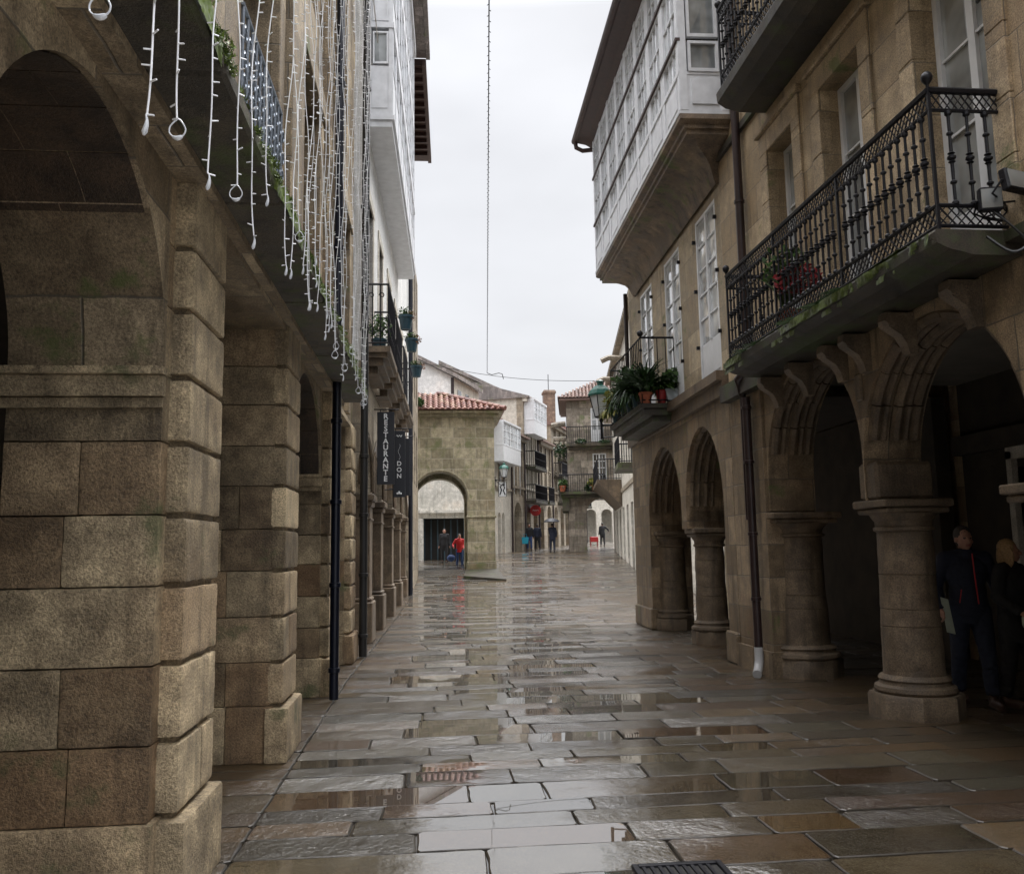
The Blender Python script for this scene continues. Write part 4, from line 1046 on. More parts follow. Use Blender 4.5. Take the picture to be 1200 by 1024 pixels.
def floodlight(name, lab, loc, w, h, rz, tilt):
    t = thing(name, lab, 'floodlight', loc, rz)
    mb = MB(); mb.bbox(-w/2, w/2, 0, .06, -h/2, h/2, .01); hs = mb.build('housing', 'iron', t)
    mb = MB(); mb.box(-w*.44, w*.44, -.006, 0, -h*.40, h*.40); gl = mb.build('lens', 'glasscurt', t)
    mb = MB(); mb.path([(-w*.52, .03, 0), (-w*.52, .12, -.06), (0, .16, -.08), (w*.52, .12, -.06), (w*.52, .03, 0)], .008, 5); mb.tube((0, .16, -.08), (.25, .3, -.08), .012, n=6); br = mb.build('bracket', 'iron', t)
    t.rotation_euler = (tilt, 0, rz); return t
floodlight('floodlight', 'small square floodlight at the near corner of the right balcony', (3.86, 5.3, 3.94), .15, .17, R(-15), R(0))
floodlight('floodlight', 'wide white floodlight at the right edge beside the balcony end', (4.02, 5.2, 4.03), .30, .16, R(18), R(-8))

# ------------------------------------------------------------------ RIGHT: house with the glazed bay
DY0 = 11.3
def on_d(y, w, z):
    u = y-DY0; c, s_ = math.cos(ANG), math.sin(ANG); return (4.1+w*c-u*s_, DY0+w*s_+u*c, z)
def house_d():
    t = thing('bay_house', 'stone house with a long white glazed bay and two pointed arches on the right', 'building', (4.1, DY0, 0), ANG)
    A = lambda y: y-DY0; L = A(17.75)
    ops = [(A(11.75), A(13.72), 1.86, 2.15, 1.25), (A(14.0), A(16.35), 1.86, 2.15, 1.22)]
    mb = MB(TR); mb.wall(0.02, L, 1.86, 3.70, .0, .8, ops, n=26); mb.build('arch_wall', 'arcR', t)
    mb = MB(TR); mb.wall(.02, A(11.75), 0, 1.86, 0, .8); mb.bbox(.02, A(11.78), -.05, .1, 0, .42, .02); mb.build('pier', 'arcR', t); mb = MB(TR)
    mb.wall(A(16.35), L, 0, 1.86, 0, .8); mb.bbox(A(16.33), L+.03, -.04, .1, 0, .40, .02); mb.build('pier', 'arcR', t)
    for c0, c1, _, zs, rise in ops:
        c = (c0+c1)/2; h = (c1-c0)/2; mb = MB(TR); mb.smooth = True
        ribs(mb, c, h, zs, rise, [(.10, -.02), (.2, -.05), (.32, -.05), (.44, -.02)], .045, a0=.05, a1=math.pi-.05); mb.build('arch_moulding', 'plainR', t)
    column(t, TR, A(13.86), .40, .25, 1.86, .32)
    column(t, TR, A(16.42), .42, .27, 1.86, .36)
    mb = MB(TR); mb.bbox(A(13.86)-.14, A(13.86)+.14, .02, .78, 1.86, 2.2, .03); mb.build('springer', 'plainR', t)
    doors = [(A(11.62), A(12.62)), (A(13.62), A(14.62)), (A(15.62), A(16.6))]
    mb = MB(TR); mb.wall(0.0, L, 3.70, 10.4, 0.03, .5, [(a, b, 4.02, 6.62, 0) for a, b in doors])
    mb.box(L-.2, L, .81, 7, 3.7, 10.4); mb.box(L-.2, L, 1.9, 7, 0, 3.7); mb.box(0.02, L, 6.8, 7, 0, 10.4); mb.box(0.02, L, .5, 7, 10.3, 10.4)
    mb.build('wall', 'ashlarD', t)
    for a, b in doors: window(t, TR, a, b, 4.02, 6.62, .04, 1, 5, name='window', leaves=2, fw=.05, panel=.62, pane='glassbright', bar=.028)
    mb = MB(TR); mb.box(0.03, A(14.15), -.16, .03, 3.86, 4.0); mb.box(0.03, L+.05, -.08, .02, 3.66, 3.86); mb.build('string_course', 'plainR', t)
    # shutter pins and straps beside the doors
    mb = MB(TR)
    for a, b in doors:
        for z in (4.6, 5.5, 6.3):
            for q in (a-.06, b+.02): mb = MB(TR); mb.box(q, q+.04, -.02, .03, z, z+.05); mb.build('shutter_pin', 'iron', t)
    # narrow balcony with thin railing
    u0, u1, wo, z = A(14.05), A(16.9), -.62, 4.0
    mb = MB(TR); mb.box(u0, u1, wo, .03, z-.08, z); mb.box(u0+.03, u1-.03, wo+.06, .03, z-.20, z-.081); mb.box(u0+.08, u1-.08, wo+.22, .03, z-.30, z-.201)
    bal = mb.build('balcony', 'darkslab', t)
    simple_rail(bal, TR, [(u0+.03, 0), (u0+.03, wo+.04), (u1-.03, wo+.04), (u1-.03, 0)], z, 1.15, .14, r=.009)
    mb = MB(); mb.smooth = True; mb.ball(TR(u0+.03, wo+.04, z+1.22), .055, 10); mb.build('ball_finial', 'iron', bal)
    # stone cove carrying the bay
    b0, b1, wo = A(10.62), A(17.62), -.67
    b0 = .02-.62
    zc, zo = 6.80, 7.36
    prof = [(.0, zc-.05), (-.08, zc)]+[(-.08-.50*math.sin(math.pi/2*k/8)**1.1, zc+.40*(1-math.cos(math.pi/2*k/8))) for k in range(1, 9)]+[(wo+.02, zc+.40), (wo-.02, zc+.46), (wo-.02, zo-.06), (wo-.05, zo), (0.0, zo)]
    mb = MB(TR); lv = [(0.02, 6.74), (.06, 6.80), (.10, 6.92), (.17, 7.02), (.27, 7.09), (.40, 7.16), (wo*-1-.09, 7.20), (-wo-.09, 7.26), (-wo-.05, 7.27), (-wo-.05, 7.32), (-wo-.01, 7.34), (-wo+.02, 7.37), (-wo+.02, 7.44)]
    for (p0, za), (p1, zc_) in zip(lv[:-1], lv[1:]):
        i0, i1 = -wo+.02-p0, -wo+.02-p1
        mb.face([(b0+i0, -p0, za), (b1-i0, -p0, za), (b1-i1, -p1, zc_), (b0+i1, -p1, zc_)])
        mb.face([(b0+i0, .02, za), (b0+i0, -p0, za), (b0+i1, -p1, zc_), (b0+i1, .02, zc_)])
        mb.face([(b1-i0, .02, za), (b1-i0, -p0, za), (b1-i1, -p1, zc_), (b1-i1, .02, zc_)])
    mb.smooth = True
    mb.build('cove', 'cove', t)
    # bay: posts, panels, rails
    zb, z1, z2, z3 = 7.44, 8.03, 8.52, 9.58
    zt = 10.45
    mb = MB(TR)
    mb.box(b0, b1, wo-.03, 0, zb, zb+.05)
    mb.box(b0+.01, b1-.01, wo, -.001, zb+.05, z1); mb.box(b0, b1, wo-.02, 0, z1-.02, z1+.02)
    n = 8; step = (b1-b0)/n
    for k in range(n+1):
        u = b0+step*k; mb.box(max(b0, u-.07), min(b1, u+.07), wo-.015, wo+.07, zb+.05, zt)
    for k in range(n): 
        a = b0+step*k+.16; mb.box(a, a+step-.32, wo-.012, wo, zb+.14, z1-.1)
    mb.box(b0-.005, b0+.05, -.10, 0, zb+.05, zt); mb.box(b0-.005, b0+.05, wo, wo+.1, zb+.05, zt)
    mb.box(b0-.008, b0+.03, wo+.16, -.14, zb+.14, z1-.08)
    mb.box(b0, b1, wo, -.001, zt-.12, zt)
    bay = mb.build('glazed_bay', 'gpaint', t)
    mb = MB(TR)
    for zz in (z2, z3): mb.box(b0-.01, b1, wo-.045, wo+.02, zz-.022, zz+.022)
    mb.build('drip_rail', 'wood', bay)
    for k in range(n):
        a = b0+step*k+.07; b = b0+step*(k+1)-.07
        window(bay, TR, a, b, z1+.02, z2-.02, wo-.004, 3, 1, frame='gpaint', pane='glassbright', fw=.035, bar=.02)
        window(bay, TR, a, b, z2+.02, z3-.02, wo-.004, 3, 2, frame='gpaint', pane='glassbright', fw=.04, bar=.02)
        window(bay, TR, a, b, z3+.02, zt-.12, wo-.004, 3, 2, frame='gpaint', pane='glassbright', fw=.04, bar=.02)
    TE = lambda u, w, z: (u, w, z)      # near end of the bay, facing the camera
    for za, zz in ((z1+.02, z2-.02), (z2+.04, z3-.02), (z3+.02, zt-.12)):
        ob = window(bay, TE, wo+.12, -.12, za, zz, 0, 1, 1, frame='gpaint', pane='glasscurt', fw=.04); ob.location = (0, b0-.006, 0)
    # side walls of the bay close it
    mb = MB(TR); mb.box(b1-.03, b1, wo+.01, -.001, zb+.05, zt); mb.build('bay_end', 'paint', bay)
    mb = MB(TR)
    prof = [(wo-.32, zt+.10), (wo-.32, zt+.22), (1.5, zt+1.1), (7, zt+1.3), (7, zt), (wo-.02, zt), (wo-.12, zt+.06)]
    n = len(prof); vs = [(b0-.1, w, zz) for w, zz in prof]+[(b1+.25, w, zz) for w, zz in prof]
    mb.raw(vs, [tuple(range(n)), tuple(range(2*n-1, n-1, -1))]+[(i, (i+1) % n, n+(i+1) % n, n+i) for i in range(n)]); rf = mb.build('roof', 'wood', t)
    mb = MB(TR); mb.smooth = True; mb.tube((b0-.1, wo-.36, zt+.16), (b1+.3, wo-.36, zt+.16), .075, n=12)
    mb.path([(b1+.22, wo-.36, zt+.14), (b1+.22, wo-.34, zt-.02), (b1+.2, wo-.2, zt-.10), (b1+.12, wo+.1, zt-.1)], .05, 10); mb.build('gutter', 'wood', rf)
    mb = MB(TR); mb.smooth = True; mb.tube((L-.12, -.06, 4.2), (L-.12, -.06, 7.0), .045, n=10); mb.build('downpipe', 'brownpipe', t)
    mb = MB(TR); mb.box(.02, L-.2, 2.9, 3.1, 0, 3.6); mb.build('back_wall', 'dim', t)
    mb = MB(TR); mb.box(.02, L-.2, .8, 2.9, 3.62, 3.7); mb.build('ceiling', 'dim', t)
    return t
house_d()

# plants on the balconies
def plant(name, lab, loc, potm, pr, ph, fol, group=None, box=None):
    t = thing(name, lab, 'potted plant', loc, 0, group)
    if box:
        mb = MB(); w, d, h = box; mb.prism([(-w*.42, 0), (w*.42, 0), (w/2, h), (-w/2, h)], -d/2, d/2); mb.box(-w/2-.012, w/2+.012, -d/2-.012, d/2+.012, h-.03, h+.004); mb.build('planter', potm, t)
    else: pot(t, (0, 0, 0), pr, ph, potm)
    mb = MB(); fol(mb); mb.build('foliage', fol.mat, t); return t
def mk(mat, f): f.mat = mat; return f
g = 'potted plants crowding the narrow right balcony'
p = on_d(14.16, -.50, 4.0); plant('potted_plant', 'strappy green plant spilling from a terracotta pot at the near balcony corner', p, 'terracotta', .12, .2, mk('leafd', lambda mb: (blades(mb, (0, 0, .18), 170, .75, .05, 1.1, .9), leaves(mb, (0, 0, .4), .22, 100, .05))), g)
p = on_d(14.18, -.22, 4.0); plant('potted_plant', 'broad leaved plant in a bright red pot beside the pale planter', p, 'redpot', .10, .24, mk('leaf', lambda mb: (blades(mb, (0, 0, .2), 110, .42, .05, 1.3, 1.3), )), g)
p = on_d(14.2, -.02+.02, 4.06); plant('potted_plant', 'pale oblong planter with bushy green leaves at the wall end', (p[0]-.02, p[1]-.03, p[2]), 'whitepot', 0, 0, mk('leaf', lambda mb: (leaves(mb, (0, 0, .38), .2, 380, .05), blades(mb, (0, 0, .2), 40, .3, .04, 1.2))), g, box=(.30, .22, .19))
for i, (yy, w, ml, lab) in enumerate(((14.55, -.55, 'leafd', 'dark tall leafy plant second from the near corner of the narrow balcony'), (15.1, -.55, 'leaf', 'bushy green plant in the middle of the narrow balcony front'), (15.75, -.52, 'leafd', 'dark trailing plant toward the far end of the narrow balcony'), (16.4, -.56, 'leafy', 'yellowish orange leafed plant at the far end of the narrow balcony'))):
    p = on_d(yy, w, 4.0); plant('potted_plant', lab, p, 'bluepot', .12, .22, mk(ml, lambda mb: (blades(mb, (0, 0, .2), 150, .62 if yy < 15.3 else .5, .045, 1.1, .9), leaves(mb, (-.05, 0, .5), .32 if yy < 15.3 else .2, 380, .05), blades(mb, (-.12, 0, .2), 80, .6 if yy < 15.3 else .4, .035, 1.6, 2.6))), g)
# balcony of the near building
plant('potted_plant', 'red flowering plant with yellow leaves behind the long right balcony rail', (3.72, 8.35, 3.75), 'terracotta', .13, .24, mk('leaf', lambda mb: (leaves(mb, (0, 0, .72), .26, 300, .045), blades(mb, (0, 0, .3), 50, .5, .03, 1., .7))))
def flowers(loc, lab, m):
    t = thing('flower_basket', lab, 'flower basket', loc); mb = MB(); mb.path([(.22*math.cos(k*.5236), .22*math.sin(k*.5236), .12) for k in range(12)], .008, 5, closed=True); mb.path([(.15*math.cos(k*.5236), .15*math.sin(k*.5236), 0) for k in range(12)], .008, 5, closed=True)
    for k in range(12): a = k*.5236; mb.tube((.15*math.cos(a), .15*math.sin(a), 0), (.22*math.cos(a), .22*math.sin(a), .12), .005, n=4)
    mb.build('basket', 'iron', t); mb = MB(); leaves(mb, (0, 0, .12), .24, 420, .04, .7); mb.build('flowers', m, t)
flowers((3.74, 8.15, 4.15), 'wire basket of dark red flowers on the long right balcony', 'flower')
def ferns():
    for k, (y, n_) in enumerate(((6.9, 22), (7.35, 20), (7.85, 16), (9.1, 20), (8.85, 16))):
        t = MB()
        for _ in range(n_):
            a = rnd.uniform(1.6, 4.7); L = rnd.uniform(.10, .20); c = Vector((3.51, y+max(-.1, min(.1, rnd.gauss(0, .05))), 3.73)); d = Vector((math.cos(a), math.sin(a)*.8, .45)).normalized(); s_ = d.cross(Vector((0, 0, 1))).normalized(); t.tone = (rnd.random(), 0, 0)
            for j in range(9):
                q = c+d*L*j/9+Vector((0, 0, -.5*L*(j/9)**2)); w = .035*math.sin(math.pi*(j+1)/10.5)
                for e in (-1, 1): t.face([tuple(q), tuple(q+d*.012), tuple(q+s_*e*w+d*.014)])
        tag(t.build('fern', 'leaf'), ['fern tuft nearest the camera growing on the right balcony edge', 'second fern tuft from the near end on the right balcony edge', 'small fern tuft midway along the right balcony edge', 'fern tuft growing near the far corner of the right balcony edge', 'smaller fern beside the far corner tuft on the balcony edge'][k], 'fern', 'ferns rooted in the balcony edge')
ferns()

# ------------------------------------------------------------------ lamps
def lantern(loc, lab, armdir=1, s=1., arm=.7, rz=0):
    t = thing('street_lamp', lab, 'street lamp', loc, rz)
    mb = MB(); n = 4
    rot = math.pi/4
    mb.lathe((0, 0, 0), [(.13*s, 0), (.14*s, .02*s), (.13*s, .03*s)], 6); mb.lathe((0, 0, -.10*s), [(.03*s, 0), (.05*s, .05*s), (.03*s, .1*s)], 8)
    for k in range(6):
        a = math.pi/3*k; mb.tube((.13*s*math.cos(a), .13*s*math.sin(a), .02*s), (.24*s*math.cos(a), .24*s*math.sin(a), .46*s), .012*s, n=4)
    mb.build('lamp_frame', 'iron', t)
    mb = MB(); mb.lathe((0, 0, .03*s), [(.12*s, 0), (.23*s, .43*s)], 6); mb.build('lamp_glass', 'milk', t)
    mb = MB(); mb.lathe((0, 0, .46*s), [(.27*s, 0), (.275*s, .03*s), (.22*s, .12*s), (.12*s, .21*s), (.07*s, .23*s), (.07*s, .28*s), (.09*s, .29*s), (.09*s, .31*s), (.03*s, .34*s), (.001, .35*s)], 6); mb.build('lamp_cap', 'green', t)
    mb = MB(); mb.tube((0, 0, -.45*s), (0, 0, -.05*s), .035*s, .025*s, n=8); mb.path([(0, 0, -.16*s), (armdir*arm*.4, 0, -.15*s), (armdir*arm, 0, -.12*s)], .022*s, 8)
    mb.path([(0, 0, -.42*s), (armdir*arm*.35, 0, -.40*s), (armdir*arm*.7, 0, -.28*s), (armdir*arm, 0, -.13*s)], .016*s, 6)
    mb.box(armdir*arm-.02, armdir*arm+.02, -.06, .06, -.5*s, .05*s); mb.build('lamp_bracket', 'iron', t)
    return t
lantern((3.46, 17.0, 4.20), 'large green capped lantern on an iron bracket by the right balcony', 1, .98, .72)

# ------------------------------------------------------------------ gateway building
def tiled(mb, x0, x1, y0, z0, y1, z1, xa=None, xb=None, pitch=.24, course=.36):
    """barrel tiles from the eave (y0, z0) up to (y1, z1); xa, xb: x limits at the top (hips)"""
    xa = x0 if xa is None else xa; xb = x1 if xb is None else xb
    L = math.hypot(y1-y0, z1-z0); nr = max(1, round(L/course)); nc = round((x1-x0)/pitch)
    for j in range(nr):
        f0, f1 = j/nr, (j+1.12)/nr; f1 = min(1.0, f1)
        lo, hi = x0+(xa-x0)*f0, x1+(xb-x1)*f0
        for i in range(nc):
            a, b = x0+pitch*i, x0+pitch*(i+1)
            if b < lo+.05 or a > hi-.05: continue
            mb.tone = (min(1, max(0, rnd.gauss(.45, .28))), 0, 0); pr = []
            for k in range(7):
                q = k/6; x = a+(b-a)*q; h = .075*math.sin(math.pi*min(1, q/.62)) if q < .62 else -.03*math.sin(math.pi*(q-.62)/.38); pr.append((x, h))
            for (xa_, h0), (xb_, h1) in zip(pr[:-1], pr[1:]):
                mb.face([(xa_, y0+(y1-y0)*f0, z0+(z1-z0)*f0+h0+.03), (xb_, y0+(y1-y0)*f0, z0+(z1-z0)*f0+h1+.03), (xb_, y0+(y1-y0)*f1, z0+(z1-z0)*f1+h1), (xa_, y0+(y1-y0)*f1, z0+(z1-z0)*f1+h0)])
            mb.face([(x, y0+(y1-y0)*f0, z0+(z1-z0)*f0+h+.03) for x, h in pr])

def gateway():
    Y = 36.; z0 = .55; t = thing('gatehouse', 'mossy stone gatehouse with a wide round arch and red tiled roof in mid street', 'building', (0, Y, z0))
    z = lambda v: v-z0
    mb = MB(); mb.wall(-3.4, 2.66, -.3, z(7.15), 0, .9, [(-.80, 1.50, -.3, z(3.68), 1.14)], n=26)
    mb.wall(-3.4, 2.66, -.3, z(7.15), 3.1, 4.0, [(-.80, 1.50, -.3, z(3.68), 1.1)], n=20)
    mb.box(-3.4, -2.5, .9, 3.1, -.3, z(7.15)); 
    TS = lambda u, w, zz: (2.66-w, u, zz)
    q = MB(TS); q.wall(.9, 3.1, -.3, z(7.15), 0, .85, [(1.2, 2.8, -.3, z(3.4), .8)], n=18)
    mb.v += []; off = len(mb.v); mb.v += q.v; mb.f += [[i+off for i in f] for f in q.f]; mb.m += q.m; mb.t += q.t; mb.sm += q.sm
    mb.build('wall', 'gate', t)
    mb = MB(); mb.path([(.35-1.2*math.cos(math.pi*k/20), -.0, z(3.68)+1.2*math.sin(math.pi*k/20)) for k in range(21)], .035, 6)
    mb.bbox(1.44, 2.72, -.05, .95, z(2.86), z(2.96), .02); mb.bbox(-1.8, -.74, -.05, .95, z(2.86), z(2.96), .02); mb.bbox(1.46, 2.70, -.04, .94, -.3, z(1.05), .02); mb.build('impost', 'gate', t)
    mb = MB(); mb.box(-3.5, 2.86, -.2, 4.2, z(7.15), z(7.28)); mb.box(-3.6, 3.02, -.36, 4.36, z(7.28), z(7.38)); mb.build('cornice', 'gate', t)
    mb = MB(); tiled(mb, -3.7, 3.12, -.45, z(7.40), 2.0, z(8.5), xa=-.6, xb=.3)
    mb.tone = (.5, 0, 0)
    mb.face([(3.12, -.45, z(7.42)), (3.12, 4.45, z(7.42)), (.3, 2.0, z(8.5))]); mb.face([(-3.7, 4.45, z(7.42)), (3.12, 4.45, z(7.42)), (.3, 2.0, z(8.5)), (-.6, 2.0, z(8.5))]); mb.face([(-3.7, -.45, z(7.42)), (-3.7, 4.45, z(7.42)), (-.6, 2.0, z(8.5))])
    mb.face([(-3.7, -.45, z(7.40)), (3.12, -.45, z(7.40)), (3.12, 4.45, z(7.40)), (-3.7, 4.45, z(7.40))])
    for k in range(12):
        f0, f1 = k/12, (k+1.1)/12; mb.tone = (rnd.random()*.8, 0, 0); mb.tube((3.12-2.82*f0, -.45+2.45*f0, z(7.46)+1.08*f0), (3.12-2.82*f1, -.45+2.45*f1, z(7.46)+1.08*f1), .11, .09, n=8)
    mb.build('roof', 'tile', t)
    mb = MB(); leaves(mb, (-.6, -.2, z(7.75)), .32, 500, .08, .7); leaves(mb, (-1.3, .2, z(7.9)), .4, 500, .08, .6); tg = mb.build('roof_weeds', 'leaf', t)
    # raised stone platform under the pier
    mb = MB(); mb.prism([(-3.4, gz(35.2)-.3), (2.75, gz(35.2)-.3), (2.75, .72), (-3.4, .72)], -.0, 4.0)
    pl = mb.build('platform', 'paving', t); pl.location = (0, .0, -z0)
    mb = MB(); mb.raw([(1.2, -3.2, .02), (2.74, -4.2, .0-.1), (2.74, 0, .19), (1.42, 0, .19), (1.2, -3.2, -.4), (2.74, -4.2, -.5), (2.74, 0, -.4), (1.42, 0, -.4)], [(0, 1, 2, 3), (0, 1, 5, 4), (1, 2, 6, 5), (0, 3, 7, 4)])
    mb.build('step', 'darkslab', t)
gateway()

def white_backdrop():
    t = thing('plaster_house', 'stained white plaster house with dark shop openings seen through the gatehouse arch', 'building', (0, 44.2, .95))
    z = lambda v: v-.95
    mb = MB(); mb.wall(-3.5, 3.2, -.2, z(7.0), 0, .3, [(-.55, 2.6, -.2, z(3.15), 0)]); mb.box(-3.5, 3.2, 2.5, 2.6, -.2, z(7.0)); mb.box(-3.5, -3.3, .3, 2.5, -.2, z(7)); mb.box(3.0, 3.2, .3, 2.5, -.2, z(7)); mb.box(-3.5, 3.2, .3, 2.5, z(6.9), z(7)); mb.build('wall', 'plaster', t)
    mb = MB(); mb.box(-.7, 3.2, -.25, .05, z(3.42), z(3.55)); mb.box(-.6, 3.2, -.1, .05, z(3.16), z(3.42)); mb.box(-.62, -.42, -.1, .1, -.1, z(3.2)); mb.build('canopy', 'plaster', t)
    mb = MB()
    for k in range(9): mb.box(-.4+k*.34, -.34+k*.34, .35, .42, -.1, z(3.1))
    mb.build('grille', 'bluewood', t)
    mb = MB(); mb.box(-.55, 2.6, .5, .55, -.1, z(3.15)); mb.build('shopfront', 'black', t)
white_backdrop()

# ------------------------------------------------------------------ big white gable house behind the gatehouse
def gable_house():
    t = thing('gable_house', 'tall blank white house with sloping roof edge behind the gatehouse', 'building', (0, 48, 1.2))
    z = lambda v: v-1.2
    mb = MB(); mb.prism([(-6, 0), (1.25, 0), (1.25, z(11.3)), (-.6, z(12.25)), (-6, z(14.6))], 0, .4)
    mb.build('gable_wall', 'white', t)
    ang = .39
    mb = MB(); # street side going away to the right
    a = (1.25, 0.0); b = (2.95, 4.6)
    def q(f, zz, o=0): return (a[0]+(b[0]-a[0])*f, a[1]+(b[1]-a[1])*f+o, zz)
    mb.face([q(0, 0), q(1, 0), q(1, z(11.3)), q(0, z(11.3))]); mb.face([q(0, 0, .4), q(1, 0, .4), q(1, z(11.3), .4), q(0, z(11.3), .4)]); mb.face([q(0, z(11.3)), q(1, z(11.3)), q(1, z(11.3), .4), q(0, z(11.3), .4)]); mb.face([q(1, 0), q(1, 0, .4), q(1, z(11.3), .4), q(1, z(11.3))])
    mb.build('side_wall', 'cream', t)
    for f in (.22, .52, .82):
        mb = MB(); p0, p1 = q(f-.07, z(10.0)), q(f+.07, z(10.0)); n_ = Vector((.94, -.34, 0))*.03
        mb.face([(p0[0]+n_.x, p0[1]+n_.y, z(9.6)), (p1[0]+n_.x, p1[1]+n_.y, z(9.6)), (p1[0]+n_.x, p1[1]+n_.y, z(10.7)), (p0[0]+n_.x, p0[1]+n_.y, z(10.7))]); mb.build('window', 'glassdark', t)
    mb = MB(); mb.box(1.12, 1.30, -.02, .1, 0, z(11.28)); mb.build('corner_pipe', 'brownpipe', t)
    mb = MB(); e = .22
    vs = [(-6, -.25, z(14.6)), (-.6, -.25, z(12.25)), (1.5, -.25, z(11.2)), (3.25, 4.6, z(11.2)), (-1, 8, z(14)), (-6, 8, z(15))]
    mb.raw(vs+[(x, y, zz+e) for x, y, zz in vs], [(0, 1, 4, 5), (1, 2, 3, 4), (6, 7, 10, 11), (7, 8, 9, 10), (0, 1, 7, 6), (1, 2, 8, 7), (2, 3, 9, 8), (3, 4, 10, 9)]); mb.build('roof', 'greytile', t)
gable_house()

# ------------------------------------------------------------------ far left row
RA = -math.atan(.39); RX = lambda y: 3.3+.39*(y-48)
K = math.hypot(1, .39)
def row_house(name, lab, y0, y1, H, wallm, arches, wins, roofm='tile', gallery=None, balc=(), depth=7, trim='farB', eave=.45, roof_h=1.3, wf='paint', pane='glass', shop=None, sidem=None):
    zb = min(gz(y0), gz(y1)); t = thing(name, lab, 'building', (RX(y0), y0, zb), RA)
    L = (y1-y0)*K; z = lambda v: v-zb
    ops = []
    for (f0, f1, zs) in arches:
        u0, u1 = f0*L, f1*L; ops.append((u0, u1, -.3, z(zs), (u1-u0)/2))
    wl = []
    for (f0, f1, za, zz) in wins: ops.append((f0*L, f1*L, z(za), z(zz), 0)); wl.append((f0*L, f1*L, z(za), z(zz)))
    mb = MB(TL); mb.wall(0, L, -.3, z(H), 0, .45, ops, n=12)
    if sidem: sm = MB(TL); sm.box(.01, .2, .451, depth, -.3, z(H)); sm.prism([(0, 0)]*3, 0, 0) if False else None; sm.build('side_wall', sidem, t)
    else: mb.box(0, .2, .451, depth, -.3, z(H))
    mb.box(L-.2, L, .451, depth, -.3, z(H)-.002) if False else None; mb.box(L-.2, L, .451, depth, -.3, z(H)); mb.box(0, L, depth-.2, depth, -.3, z(H)-.001)
    mb.box(.2, L-.2, 1.6, 1.7, -.3, z(H)-.1)
    mb.build('wall', wallm, t)
    for a, b, c, d in wl: window(t, TL, a, b, c, d, .12, 2, 4, frame=wf, pane=pane, fw=.07, bar=.03)
    mb = MB(TL); mb.box(-.02, L+.02, -.1, .0, z(zb+3.6)+.3, z(zb+3.6)+.45); mb.box(-.05, L+.05, -eave*.6, .02, z(H)-.25, z(H)-.02); mb.build('cornice', trim, t)
    mb = MB(TL); prof = [(-eave, z(H)-.02), (-eave, z(H)+.08), (depth/2, z(H)+roof_h), (depth, z(H)), (depth, z(H)-.02)]
    n = len(prof); vs = [(-.12, w, q) for w, q in prof]+[(L+.12, w, q) for w, q in prof]
    mb.tone = (.45, 0, 0); mb.raw(vs, [tuple(range(n)), tuple(range(2*n-1, n-1, -1))]+[(i, (i+1) % n, n+(i+1) % n, n+i) for i in range(n)]); mb.build('roof', roofm, t)
    if gallery:
        f0, f1, za, zz = gallery; u0, u1 = f0*L, f1*L; wo = -.7
        mb = MB(TL); mb.box(u0, u1, wo, 0, z(za)-.25, z(za)); mb.box(u0, u1, wo, -.001, z(za)+.001, z(za)+.65); mb.box(u0, u1, wo-.05, 0, z(zz), z(zz)+.12)
        mb.box(u0, u0+.04, wo+.05, -.001, z(za)+.65, z(zz)); mb.box(u1-.04, u1, wo+.05, -.001, z(za)+.65, z(zz))
        ga = mb.build('gallery', 'paint', t); n = max(3, round((u1-u0)/.8))
        for k in range(n): window(ga, TL, u0+(u1-u0)*k/n, u0+(u1-u0)*(k+1)/n, z(za)+.66, z(zz), wo, 2, 3, pane='glassbright', fw=.06, bar=.035)
        TS = lambda u, w, q: (-u, w, q)
        ob = window(ga, TS, wo+.05, -.05, z(za)+.66, z(zz), 0, 2, 3, pane='glassbright', fw=.06, bar=.035); ob.location = (0, u0-.01, 0)
    for f0, f1, za in balc:
        u0, u1 = f0*L, f1*L; mb = MB(TL); mb.box(u0, u1, -.7, 0, z(za)-.18, z(za)); bo = mb.build('balcony', 'darkslab', t)
        simple_rail(bo, TL, [(u0+.05, 0), (u0+.05, -.65), (u1-.05, -.65), (u1-.05, 0)], z(za), 1.0, .12, r=.016)
    mb = MB(TL); mb.smooth = True; mb.tube((L-.12, -.08, -.2), (L-.12, -.08, z(H)-.1), .06, n=6); mb.build('drainpipe', 'brownpipe', t)
    mb = MB(TL)
    for a, b, c, d in wl: mb.box(a-.14, a+.01, -.03, .05, c-.1, d+.12); mb.box(b-.01, b+.14, -.03, .05, c-.1, d+.12); mb.box(a-.2, b+.2, -.06, .05, d+.121, d+.22)
    if wl: mb.build('window_surround', trim, t)
    if shop:
        f0, f1, za, mat = shop; mb = MB(TL); mb.box(f0*L, f1*L, -.03, .05, z(za), z(za)+.5); mb.build('shop_board', mat, t)
    return t
row_house('white_gallery_house', 'low house with twin narrow arches and white first floor gallery just right of the gatehouse', 45.5, 52.0, 8.95, 'cream', [(.585, .67, 3.35), (.70, .785, 3.35), (.2, .4, 3.2)], [(.62, .74, 4.9, 6.6)], 'tileg', gallery=(.44, .97, 6.75, 8.75))
row_house('arched_house', 'stone house with one tall dark arch beside the twin arched house', 52.0, 54.9, 8.55, 'farA', [(.20, .75, 3.55)], [(.15, .38, 4.9, 7.6), (.6, .83, 4.9, 7.6)], 'tileg')
row_house('tall_gallery_house', 'tall house with cream flank, white top floor gallery and dark iron balconies', 54.9, 58.3, 11.35, 'farA', [(.1, .4, 3.9), (.6, .9, 3.9)], [(f, f+.13, za, za+2.1) for f in (.12, .45, .75) for za in (4.75, 6.95)], 'greytile', gallery=(.05, .98, 9.2, 11.2), balc=((.08, .95, 6.85), (.08, .95, 4.65)), trim='cream', shop=(.1, .9, 3.9, 'wood'), sidem='cream')
